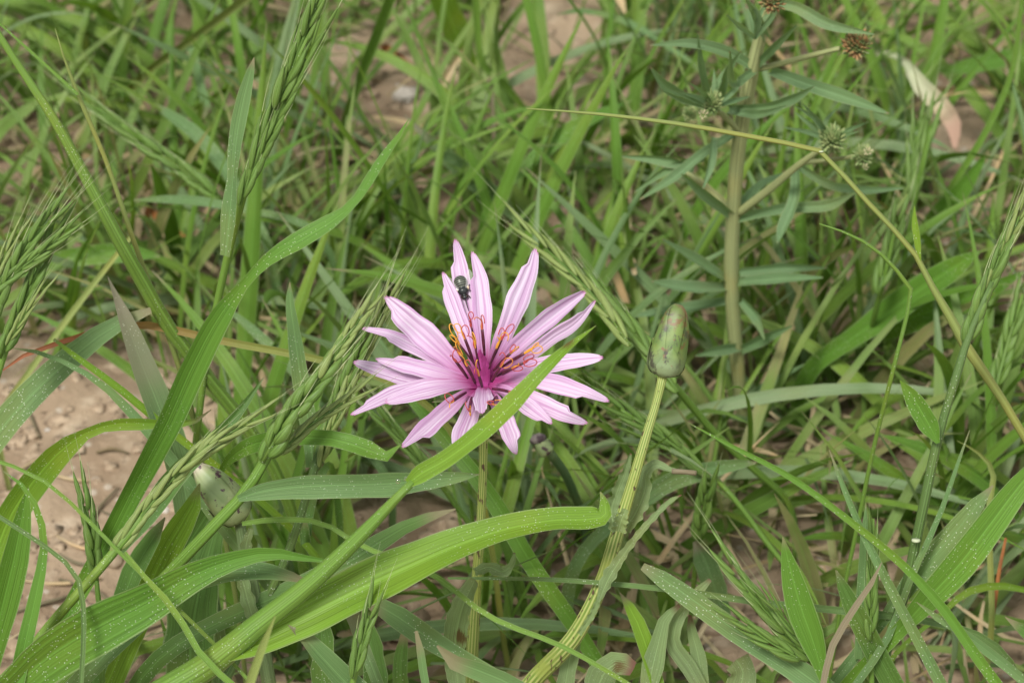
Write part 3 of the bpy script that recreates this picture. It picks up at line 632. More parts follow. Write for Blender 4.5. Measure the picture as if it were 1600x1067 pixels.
for lab, tr_, dd, mt_, kw in (
 ('wide flat grey green leaf lying slantwise over bare soil', [(-60, 760, 46), (0, 672, 44), (60, 606, 42), (125, 548, 36), (180, 508, 28), (236, 485, 10)], (44.5, 44.2, 44), 'grey', dict(roll=15)),
 ('arched leaf with orange patch bowing over the bare soil', [(-20, 900, 46), (20, 800, 48), (60, 742, 46), (100, 700, 36), (145, 672, 14), (170, 664, 18), (210, 662, 20), (245, 662, 14), (300, 660, 8), (330, 640, 1)], (42.6, 42.2, 42.4), 'yellow', dict(roll=(20, 10, 30, -30, -20), n=44)),
 ('upright pointed blade with dry tip behind the folded leaf', [(300, 830, 44), (283, 740, 46), (250, 640, 45), (222, 570, 38), (200, 510, 26), (182, 465, 10), (168, 432, 1)], (44.6, 44, 43.6), 'greytip', dict(roll=-20, n=34)),
 ('dark triangular leaf at the left edge near the soil', [(-10, 1000, 40), (8, 930, 46), (25, 860, 40), (36, 800, 22), (44, 760, 2)], (41.6, 41.2), 'fresh', dict(roll=-25)),
 ('slender hooked leaf with bent tip by the left edge', [(22, 1085, 26), (40, 1000, 25), (58, 920, 20), (69, 850, 12), (60, 800, 10), (35, 758, 6), (4, 735, 1)], (40.2, 40, 40), 'fresh', dict(roll=(20, -10, 20), n=34)),
 ('narrow stiff blade with cut tip slanting over the soil', [(250, 660, 12), (190, 610, 12), (130, 565, 10), (95, 540, 8), (84, 530, 5)], (44, 43.4), 'yellow', dict(roll=0)),
 ('long slender curved blade arching down across the soil', [(330, 800, 18), (270, 720, 18), (210, 650, 16), (165, 605, 12), (110, 570, 8), (50, 548, 6), (14, 543, 1)], (43.6, 43.4, 43.2), 'grey', dict(roll=10, n=30)),
 ('bright leaf standing up behind the slanting pale spike', [(215, 960, 46), (240, 900, 46), (270, 840, 42), (300, 790, 28), (312, 755, 2)], (42.8, 42.2), 'yellow', dict(roll=-15)),
 ('short leaf folded along its middle at the lower left bud', [(185, 960, 30), (210, 890, 34), (240, 840, 24), (258, 808, 2)], (42.4, 42), 'deep', dict(roll=20)),
 ('dull leaf with withered tip lying under the slanting grass stem', [(560, 985, 20), (540, 930, 28), (520, 905, 22), (495, 890, 8)], (41.2, 40.8), 'greytip', dict(roll=20)),
 ('grey dark blade curving up from the bottom edge below the thick stem', [(560, 1085, 40), (520, 1045, 36), (485, 1005, 26), (462, 985, 14), (450, 976, 1)], (40.6, 40.4), 'grey', dict(roll=-35)),
 ('flat pale leaf with ragged edge at the bottom beneath the flower stem', [(830, 1085, 26), (780, 1060, 30), (730, 1040, 28), (695, 1025, 20), (683, 1008, 4)], (41.6, 41.4), 'grey', dict(roll=25)),
 ('broad grey leaf slanting below the flower stem from the left', [(700, 1015, 30), (660, 990, 36), (620, 962, 34), (590, 945, 24), (560, 940, 2)], (43, 42.6), 'grey', dict(roll=10)),
 ('wide ribbed pale leaf with torn tip running to lower right corner', [(1300, 1085, 40), (1230, 1035, 38), (1150, 985, 34), (1080, 935, 30), (1030, 900, 24), (1004, 884, 12)], (41.8, 42, 42.2), 'grey', dict(roll=15, n=34)),
 ('pointed upright leaf with pale edge right of the wide ribbed leaf', [(1283, 1045, 18), (1270, 1000, 40), (1252, 950, 44), (1238, 900, 32), (1228, 860, 14), (1223, 838, 1)], (41.6, 41.2, 40.8), 'fresh', dict(roll=15, n=34)),
 ('big speckled leaf slanting up to the right edge', [(1420, 968, 26), (1450, 935, 42), (1500, 880, 50), (1550, 815, 46), (1590, 762, 36), (1640, 705, 14)], (42.4, 41.6, 41.2), 'fresh', dict(roll=-15, n=34)),
 ('paler speckled leaf behind the big slanting one at right', [(1395, 950, 20), (1440, 890, 36), (1490, 835, 32), (1530, 785, 22), (1552, 758, 2)], (43, 42.4), 'grey', dict(roll=20)),
 ('small dark pointed leaf standing between crossing blades at right', [(1365, 1010, 34), (1340, 960, 32), (1320, 920, 22), (1306, 890, 2)], (42.6, 42), 'deep', dict(roll=20)),
 ('long thin blade crossing others near the bottom right', [(1480, 1085, 18), (1435, 1000, 17), (1385, 905, 15), (1345, 825, 11), (1312, 745, 7), (1296, 703, 1)], (41.6, 41, 40.8), 'grey', dict(roll=20, n=34)),
 ('long thin blade sloping down to the right corner across the others', [(1590, 1110, 18), (1530, 1030, 17), (1470, 945, 16), (1400, 872, 13), (1330, 815, 11), (1230, 742, 9), (1140, 695, 6), (1075, 660, 1)], (41.2, 40.8, 41), 'fresh', dict(roll=20, n=44)),
 ('brown grey dry blade rising beside the thin crossing blade', [(1285, 1075, 10), (1300, 1010, 11), (1335, 950, 10), (1365, 905, 7), (1378, 878, 1)], (41, 40.6), 'brown', dict(roll=0)),
 ('thin straight blade leaning right with fine tip', [(1330, 1080, 12), (1385, 1000, 12), (1425, 900, 10), (1470, 800, 8), (1505, 700, 4), (1515, 672, 1)], (42.6, 42.2), 'grey', dict(roll=10)),
 ('pale blade arching out of the lower right corner', [(1615, 1075, 16), (1560, 1030, 16), (1500, 985, 13), (1450, 955, 8), (1432, 940, 1)], (41.4, 41.2), 'grey', dict(roll=10)),
 ('small dark leaf tip at the right edge', [(1640, 1020, 26), (1610, 990, 22), (1585, 975, 12), (1570, 963, 1)], (40.6, 40.4), 'deep', dict(roll=10)),
 ('straight wiry stem crossing level below the bud stem', [(1280, 950, 12), (1180, 940, 11), (1080, 925, 9), (960, 912, 8), (860, 905, 7), (700, 903, 4)], (42.8, 42.4, 43.4), 'culmdark', dict(roll=0, n=30)),
 ('slim upright leaf behind the bud stem foot', [(1030, 1080, 20), (1010, 1010, 26), (990, 960, 22), (975, 935, 10), (968, 925, 1)], (43.4, 43), 'yellow', dict(roll=-10)),
 ('blade leaning behind the flower stem from lower right', [(960, 1080, 22), (900, 980, 26), (830, 880, 28), (770, 780, 26), (700, 690, 24), (640, 620, 16), (590, 570, 3)], (46.5, 46, 47), 'fresh', dict(roll=20, n=34)),
 ('short upright blade near the bottom between stems', [(668, 1085, 12), (660, 1040, 13), (654, 1000, 11), (650, 985, 5)], (41, 40.8), 'grey', dict(roll=0)),
 ('thin arched stem bending across the thick grass stem', [(1010, 1085, 7), (880, 1010, 8), (760, 960, 8), (680, 900, 8), (560, 850, 8), (498, 815, 8), (470, 812, 9), (420, 812, 9), (378, 818, 7)], (42.2, 42.0, 42.2, 42.6), 'culm', dict(roll=0, n=40)),
 ('dark spotted leaf lying behind the thick grass stem', [(490, 905, 30), (560, 870, 34), (620, 830, 24), (670, 808, 16), (712, 795, 2)], (43.4, 43.6), 'deep', dict(roll=10))):
    G(lab, leaves=[(tr_, dict(d=dd), mt_, kw)])
# water on the flat leaf
for px, py, r in ((622, 752, 4.2), (634, 748, 3.4)):
    blob(P(px, py, .4055), r*K*.41, (1, .6, 1), px, .05, 'water_droplet', M['water'], 'clear water droplet on the flat speckled leaf beneath the flower', 'water drop', 'water droplets on the leaf', 10, 14)
G('tall double grass spike reaching the top edge with narrow leaf beside it', ([(312, 640, 11), (320, 570, 12), (338, 480, 12), (358, 390, 13), (372, 330, 15), (395, 255, 12), (430, 170, 9), (480, 60, 5)], dict(d=(45.4, 44.4, 43.2, 42.2))), [
   ([(352, 400, 14), (358, 345, 24), (364, 280, 16), (370, 215, 22), (382, 150, 22), (392, 110, 12), (397, 90, 1)], dict(d=(43.4, 42.8, 42.4)), 'grey', dict(roll=(30, 40, 45, 10, 0), n=34))], [
   ([(375, 322), (400, 245), (435, 150), (470, 60)], 17, 55, 1.1, 'lemma', dict(d=(43, 42.4))),
   ([(388, 290), (425, 205), (465, 120), (500, 50)], 16, 50, 1.7, 'lemma', dict(d=(43, 42.3))),
   ([(430, 170), (465, 85), (490, 20), (510, -30)], 20, 55, 1.1, 'lemma', dict(d=(42.6, 42))),
   ([(452, 120), (480, 40), (500, -20)], 17, 50, 1.1, 'lemma', dict(d=(42.8, 42.2)))], nodes=[(319, 573, 8, 44.7)])
G('smooth thick stem with dark shaded side entering at upper left', ([(300, 560, 22), (262, 510, 23), (225, 445, 23), (185, 375, 22), (135, 280, 18), (80, 180, 15), (30, 105, 12), (-30, 10, 10)], dict(d=(45, 43.4, 42.6, 42.2)),), cm='culm')
G('wiry forked stalk crossing the thick stem at upper left', ([(305, 665, 9), (285, 590, 9), (250, 490, 9), (210, 380, 8), (165, 250, 7), (122, 148, 7), (98, 85, 3), (86, 45, 1)], dict(d=(45.6, 44, 42.6))), [
   ([(122, 148, 5), (80, 110, 5), (30, 65, 4), (-20, 20, 3)], dict(d=(42.8, 42.4)), 'culm', dict(fold=.5))], cm='culmolive')
G('awned green spike cluster leaning in from the left edge', ([(-40, 700, 10), (-8, 600, 10), (15, 530, 9), (50, 440, 6)], dict(d=(43, 42.4))), [], [
   ([(0, 560), (30, 490), (60, 420), (90, 350)], 20, 48, 1.1, 'lemma', dict(d=(42.4, 42.2))),
   ([(-20, 520), (10, 440), (50, 375), (90, 325)], 20, 48, 1.7, 'lemma', dict(d=(42.2, 42))),
   ([(-30, 470), (20, 430), (70, 390), (105, 360)], 16, 44, 1.1, 'lemma', dict(d=(42.1, 42))),
   ([(-15, 450), (10, 395), (30, 360)], 11, 36, 1.7, 'lemmapale', dict(d=(42, 42))),
   ([(10, 540), (40, 490), (65, 455)], 10, 36, 1.1, 'lemmapale', dict(d=(42.2, 42)))])
G('reddening twisted blade with shrivelled tip over the left soil', leaves=[
   ([(290, 520, 12), (250, 510, 12), (205, 508, 11), (150, 518, 9), (95, 535, 8), (50, 550, 8), (15, 568, 3), (-5, 585, 1)], dict(d=(44.6, 43.8)), 'reddish', dict(n=30, fold=.5))])
G('small dark awned spikelet standing in the soil at lower left', ([(160, 1080, 9), (158, 1000, 9), (152, 920, 8), (145, 860, 5), (135, 800, 3)], dict(d=(42.2, 42))), [], [
   ([(152, 905), (145, 850), (135, 795), (128, 765)], 20, 44, 1.1, 'lemma', dict(d=(42, 41.8)))])
G('thin bent stalk over the lower left soil', leaves=[
   ([(170, 846, 6), (130, 805, 6), (75, 755, 6), (20, 728, 6), (-30, 712, 6)], dict(d=(40.6, 40.4)), 'culm', dict(fold=.5))])
G('slim dangling stalk curving down in front of the speckled leaf', leaves=[
   ([(125, 1085, 8), (130, 1010, 8), (128, 930, 8), (118, 895, 8), (95, 872, 7), (50, 840, 7), (-20, 795, 6)], dict(d=(39.8, 39.8)), 'culmdark', dict(fold=.5, n=34))])
G('slanting dark tipped stalk before the speckled leaf', leaves=[
   ([(370, 1075, 10), (320, 1030, 10), (270, 950, 10), (225, 900, 8), (200, 877, 6), (195, 862, 5)], dict(d=(40, 39.8)), 'culm', dict(fold=.5))])
# right side
G('long awned spike at the right edge with small pointed leaf at its node', ([(1395, 985, 17), (1415, 920, 17), (1430, 850, 16), (1445, 780, 16), (1463, 695, 15), (1478, 640, 13), (1492, 595, 14), (1510, 535, 12), (1550, 440, 7)], dict(d=(43, 42.2, 41.8, 41.6))), [
   ([(1466, 692, 6), (1455, 670, 28), (1438, 640, 32), (1420, 612, 20), (1406, 594, 1)], dict(d=(41.7, 41.4)), 'fresh', dict(roll=15))], [
   ([(1510, 540), (1530, 480), (1555, 420), (1575, 370)], 22, 46, 1.1, 'lemma', dict(d=(41.8, 41.6))),
   ([(1535, 470), (1562, 405), (1590, 345), (1605, 310)], 18, 46, 1.7, 'lemmapale', dict(d=(41.8, 41.5)))], nodes=[(1431, 844, 9, 42.1)], cm='culmdark')
G('thin stalk bent sharply down at a pale knee above the large bright leaves', ([(1340, 820, 7), (1365, 700, 7), (1400, 560, 7), (1423, 466, 7), (1425, 456, 8), (1418, 446, 7), (1385, 405, 6), (1335, 370, 5), (1280, 350, 2)], dict(d=(45.5, 43.5, 43)),), cm='culm')
G('long jointed grass stem bending level across the plantain with swollen joint at right', ([(1640, 745, 13), (1590, 665, 13), (1545, 592, 14), (1520, 560, 18), (1490, 505, 15), (1460, 455, 11), (1435, 405, 9), (1390, 352, 8), (1338, 298, 8), (1290, 243, 8), (1283, 237, 8), (1274, 234, 8), (1200, 219, 8), (1060, 194, 7), (930, 178, 5), (822, 170, 2)], dict(d=(44.6, 43.4, 42.6, 42.2, 42))), [
   ([(1437, 408, 5), (1433, 375, 11), (1429, 345, 9), (1429, 322, 1)], dict(d=(43, 42.8)), 'yellow', dict())], cm='culmolive', nodes=[(1283, 237, 5, 42.45)])
G('large bright leaf spreading right behind the pale knee', leaves=[([(1330, 530, 30), (1380, 495, 40), (1440, 452, 44), (1490, 420, 36), (1532, 392, 4)], dict(z=(3., 6)), 'fresh', dict(roll=10))])
G('second large bright leaf below the other at right', leaves=[([(1350, 525, 30), (1400, 505, 46), (1470, 480, 48), (1530, 460, 36), (1600, 425, 4)], dict(z=(2.6, 5.5)), 'fresh', dict(roll=-10))])
G('slanting awned spike passing behind right petals to the bud', ([(1180, 735, 12), (1120, 680, 12), (1060, 610, 12), (1000, 540, 10), (920, 450, 7), (850, 390, 4)], dict(z=(3.5, 7, 8.5))), [], [
   ([(1060, 612), (1010, 545), (950, 480), (900, 430)], 24, 60, .5, 'lemma', dict(z=(7, 8.2))),
   ([(985, 540), (930, 465), (870, 405), (820, 360)], 17, 55, 1.1, 'lemmapale', dict(z=(8, 8.8))),
   ([(1020, 560), (970, 490), (925, 440)], 13, 50, 1.1, 'lemma', dict(z=(7.4, 8)))])
G('drooping green spike below the right petals', ([(1200, 850, 9), (1130, 760, 9), (1080, 715, 9), (1030, 680, 9), (970, 640, 5)], dict(z=(3.2, 5.8))), [], [
   ([(1075, 712), (1020, 672), (970, 640)], 20, 55, 1.1, 'lemma', dict(z=(5, 5.8))),
   ([(1110, 745), (1060, 705), (1010, 690)], 16, 50, 1.1, 'lemma', dict(z=(4.6, 5.4)))])
G('short green spike lying before the wide ribbed leaf', ([(1310, 1085, 11), (1275, 1040, 11), (1225, 985, 9), (1170, 925, 5)], dict(d=(42, 41.8))), [], [
   ([(1265, 1030), (1215, 975), (1165, 915), (1135, 875)], 22, 52, 1.1, 'lemma', dict(d=(41.8, 41.8))),
   ([(1250, 1030), (1200, 1000), (1150, 965)], 18, 48, .5, 'lemma', dict(d=(41.6, 41.4))),
   ([(1255, 1010), (1225, 965), (1195, 930)], 11, 40, 1.7, 'lemma', dict(d=(41.6, 41.4)))])
G('small upright green spikelet above the grey withered leaf', ([(1085, 900, 8), (1090, 850, 8), (1097, 810, 7), (1105, 770, 4)], dict(z=(2.8, 5.4))), [
   ([(1130, 960, 24), (1118, 920, 36), (1100, 870, 34), (1086, 845, 8)], dict(z=(2., 4)), 'greytip', dict(roll=15))], [
   ([(1092, 845), (1098, 800), (1107, 755)], 22, 34, .5, 'lemma', dict(z=(4.2, 5.6)))])
G('upright narrow spike between the crossing blades at right', ([(1362, 1080, 9), (1360, 980, 9), (1362, 880, 8), (1364, 810, 5)], dict(d=(42.8, 42.4))), [
   ([(1345, 1030, 18), (1350, 930, 22), (1352, 840, 14), (1353, 786, 1)], dict(d=(43, 42.6)), 'grey', dict(roll=20))], [
   ([(1360, 1000), (1362, 920), (1364, 840)], 15, 45, .5, 'lemma', dict(d=(42.4, 42.2)))])
G('narrow dark spike below the thick stem beside the ribbed stem leaf', ([(545, 1090, 10), (560, 1030, 10), (575, 960, 6)], dict(d=(40.6, 40.4))), [], [
   ([(552, 1060), (566, 1000), (582, 945)], 19, 46, 1.1, 'lemma', dict(d=(40.4, 40.3)))])
G('long drooping spike under the left petals with awns', ([(720, 800, 9), (680, 745, 9), (640, 700, 8), (590, 640, 4)], dict(z=(4, 6.5))), [], [
   ([(690, 760), (640, 700), (595, 650)], 18, 50, 1.7, 'lemma', dict(z=(5.5, 6.6)))])
G('blurred pale spike tip poking up at the bottom before the thick stem', leaves=[([(380, 1100, 14), (403, 1030, 14), (418, 990, 10), (430, 962, 2)], dict(d=(36, 35.5)), 'culmolive', dict(fold=.5))])
for lab, cu, sps in (
  ('drooping brownish spike in the grass at upper left', [(395, 385, 9), (350, 318, 9), (260, 248, 8), (190, 195, 5)], [([(345, 312), (270, 255), (200, 205)], 20), ([(260, 250), (190, 198), (128, 150)], 17)]),
  ('upright green spike left of the bleached leaf', [(1420, 420, 9), (1425, 330, 9), (1440, 270, 7), (1455, 200, 4)], [([(1425, 315), (1440, 250), (1458, 185)], 16), ([(1424, 312), (1426, 250), (1434, 190)], 14)]),
  ('dark green spike below the smooth jointed stem', [(1355, 560, 9), (1372, 470, 9), (1385, 420, 7), (1400, 350, 4)], [([(1372, 460), (1388, 400), (1402, 340)], 20)]),
  ('green spike at the right edge behind the long awned spike', [(1530, 720, 9), (1555, 620, 9), (1575, 540, 7), (1598, 460, 4)], [([(1555, 610), (1572, 545), (1592, 480)], 24)])):
    G(lab, (cu, dict(z=(1.5, 5, 6.5))), [], [(a_, w_, 46, 1.1, 'lemma', dict(z=(5, 6.3))) for a_, w_ in sps])
# curly-edged rosette at the bottom
def rosette(label, leaves, mat='wool'):
    p0, w0 = place(leaves[0][0], **leaves[0][1]); p0, w0 = root(p0, w0); b = p0[0].copy(); b[2] = 0
    t = thing('rosette_plant', label, 'plant', b)
    for trc, md, kw in leaves:
        p, q = place(trc, **md); p, q = root(p, q); ribbon('leaf', p, q, M[mat], t, n=38, **{**dict(wave=.07, waves=6, fold=.3), **kw})
rosette('grey green rosette of curly edged leaves at the bottom by the bud stem', [
  ([(1010, 1090, 26), (1020, 1040, 32), (1030, 1000, 26), (1040, 965, 16), (1062, 945, 6)], dict(d=(43.4, 43)), {}),
  ([(930, 1090, 40), (945, 1050, 46), (965, 1035, 40), (990, 1045, 20)], dict(d=(43.6, 43)), dict(wave=.12)),
  ([(880, 1090, 30), (890, 1030, 28), (900, 985, 18), (905, 960, 4)], dict(d=(44, 43.6)), dict(wave=.1))])
rosette('twisted leaf rosette with pinkish centre below the wide ribbed leaf', [
  ([(1110, 1100, 20), (1075, 1040, 26), (1050, 1000, 26), (1060, 960, 24), (1085, 930, 18), (1110, 905, 6)], dict(d=(44, 43.4, 43)), dict(wave=.02)),
  ([(1100, 1080, 22), (1090, 1020, 22), (1080, 980, 14), (1078, 960, 4)], dict(d=(44, 43.6)), {}),
  ([(1150, 1090, 40), (1160, 1045, 44), (1150, 1030, 40)], dict(d=(44, 43.6)), dict(wave=.12))])
rosette('notched leaf rosette between the thick grass stem and flower stem', [
  ([(500, 1090, 30), (505, 1030, 36), (500, 970, 28), (494, 930, 8)], dict(d=(44, 43.6)), dict(wave=.1, waves=8)),
  ([(590, 1100, 34), (585, 1040, 36), (575, 985, 28), (568, 950, 6)], dict(d=(44.4, 44)), dict(wave=.1, waves=8)),
  ([(480, 830, 14), (478, 850, 16), (474, 820, 14), (470, 800, 6)][::1], dict(d=(44.4, 44)), dict(wave=.1)),
  ([(630, 1100, 22), (625, 1040, 24), (632, 990, 14)], dict(d=(44.6, 44)), {})], 'deep')

# ------------------------------------------------------------------ plantain at the back right
YP = .432
def yb(tr, y0=43.2, y1=None): return place(tr, y=(y0, y1 or y0))
t = thing('plantain_plant', 'tall branching weed with straight pale stem and narrow paired leaves behind the bud', 'plant', (*P(1168, 705, dy_(705, YP))[:2], 0))
pts, ws = yb([(1172, 745, 20), (1166, 690, 21), (1155, 600, 23), (1148, 520, 23), (1143, 450, 24), (1145, 350, 24), (1153, 240, 24), (1172, 125, 24), (1192, 40, 20), (1205, -25, 18)])
pts[0][2] = min(pts[0][2], -.004)
tube('stem', pts, ws/2*.92, M['plantstem'], t, n=50, sides=16, rib=.04, ribs=6)
pl = [([(1175, 105, 11), (1140, 85, 14), (1085, 70, 13), (1015, 71, 2)], -1), ([(1205, 5, 11), (1240, 10, 13), (1290, 36, 15), (1366, 54, 2)], -1.5), ([(1205, 112, 12), (1270, 136, 17), (1330, 156, 16), (1389, 178, 2)], -1.8),
 ([(1115, 165, 10), (1070, 155, 14), (1038, 135, 14), (1016, 105, 2)], -1), ([(1108, 155, 8), (1098, 110, 10), (1090, 52, 1)], -.8), ([(1125, 160, 8), (1140, 110, 10), (1158, 80, 2)], -1.2), ([(1140, 170, 9), (1200, 168, 13), (1245, 152, 12), (1272, 136, 2)], -1.6), ([(1140, 174, 9), (1185, 180, 11), (1230, 166, 2)], -1.9),
 ([(1155, 205, 9), (1100, 240, 12), (1050, 280, 12), (1000, 312, 2)], -.5), ([(1085, 262, 10), (1040, 250, 13), (972, 244, 2)], .3), ([(1100, 245, 9), (1050, 262, 11), (990, 300, 2)], .2), ([(1115, 215, 8), (1110, 255, 10), (1098, 295, 2)], -1),
 ([(1148, 338, 10), (1100, 300, 13), (1065, 272, 2)], -1), ([(1152, 342, 10), (1230, 326, 13), (1300, 320, 14), (1338, 300, 2)], -.6), ([(1245, 262, 10), (1243, 310, 14), (1222, 362, 12), (1215, 380, 2)], -1.2), ([(1250, 262, 9), (1300, 290, 11), (1350, 297, 11), (1412, 294, 2)], -.4),
 ([(1135, 451, 10), (1085, 452, 15), (1040, 446, 12), (1018, 440, 2)], -.6), ([(1150, 442, 10), (1220, 436, 14), (1286, 434, 2)], -.9), ([(1155, 425, 10), (1220, 419, 13), (1292, 418, 2)], .8), ([(1132, 436, 9), (1085, 406, 13), (1034, 374, 2)], -1),
 ([(1158, 542, 10), (1120, 548, 14), (1086, 556, 2)], -1.2), ([(1156, 548, 10), (1198, 528, 14), (1238, 509, 2)], -1.2), ([(1148, 470, 10), (1050, 486, 13), (975, 496, 2)], 1), ([(1160, 632, 10), (1205, 602, 12), (1256, 570, 2)], -.5), ([(1160, 470, 9), (1185, 500, 12), (1195, 530, 2)], -1.5),
 ([(1195, 60, 9), (1180, 30, 12), (1165, 0, 2)], -1.5), ([(1185, 100, 10), (1215, 70, 10), (1245, 40, 2)], -1), ([(1150, 330, 9), (1190, 290, 10), (1230, 270, 2)], 1.2), ([(1180, 110, 9), (1150, 130, 12), (1140, 80, 2)], -2.2)]
for tr_, dy in pl:
    p, q = yb(tr_, 43.2, 43.2+dy); p[1:, :] += 0
    ribbon('leaf', p, q*1.25, M['plant'], t, n=18, c=7, fold=.7, roll=random.uniform(-35, 35))
for cx, cy, n_ in ((1112, 168, 9), (1298, 222, 8), (1180, 60, 6)):
    for k in range(n_):
        a_ = math.radians(random.uniform(15, 165)); L = random.uniform(45, 85); b_ = random.uniform(-14, 14)
        p, q = yb([(cx, cy, 6), (cx+math.cos(a_)*L*.5+b_, cy-math.sin(a_)*L*.5, 9), (cx+math.cos(a_)*L, cy-math.sin(a_)*L, 1)], 42.4, 42.4+random.uniform(-1.5, 1))
        ribbon('leaf', p, q, M['plant'], t, n=12, c=5, fold=.6, roll=random.uniform(-35, 35))
for tr_, dy in (([(1188, 108, 8), (1250, 92, 8), (1312, 76, 7)], -1), ([(1150, 336, 12), (1200, 298, 11), (1252, 255, 9), (1290, 228, 7)], -1.2), ([(1147, 340, 9), (1110, 300, 8), (1072, 268, 7)], .5), ([(1157, 208, 9), (1135, 185, 8), (1112, 165, 7)], -1), ([(1252, 255, 7), (1300, 250, 6), (1345, 243, 5)], -1.6)):
    p, q = yb(tr_, 43.2, 43.2+dy); q = q*1.15; tube('branch', p, q/2, M['plantstem'], t, n=14, sides=8)
def fhead(px, py, r, y, mat, nb=110):
    c = P(px, py, dy_(py, y)); R = r*.86*K*.5; V, F = [], []
    for k in range(nb):
        z = 1-2*(k+.5)/nb; a_ = k*2.39996; d = nrm(np.array([math.sqrt(1-z*z)*math.cos(a_), math.sqrt(1-z*z)*math.sin(a_), z*1.15]))
        s1 = nrm(np.cross(d, [.3, .2, .9])); s2 = np.cross(d, s1); b0 = len(V); rr = R*random.uniform(.72, 1.18)
        bend = np.array([0, 0, .25])*R
        for f, w_ in ((.5, .10), (.86, .15), (1.08, .03)):
            for q in range(5): V.append(c+d*rr*f+bend*f*f+(s1*math.cos(q*1.2566)+s2*math.sin(q*1.2566)*.6)*w_*R)
        F += [[b0+i for i in f] for f in grid_faces(3, 5, True).tolist()]
    return mobj('flower_head', V, F, M[mat], t)
fhead(1207, 4, 24, .414, 'head'); fhead(1338, 73, 27, .422, 'head'); fhead(1112, 165, 22, .422, 'headg'); fhead(1300, 222, 26, .42, 'headg'); fhead(1348, 246, 19, .416, 'headg'); fhead(1078, 180, 14, .424, 'headg'); fhead(1098, 180, 9, .418, 'cream', 18); fhead(1356, 238, 9, .412, 'cream', 18); fhead(1352, 262, 6, .412, 'cream', 14)

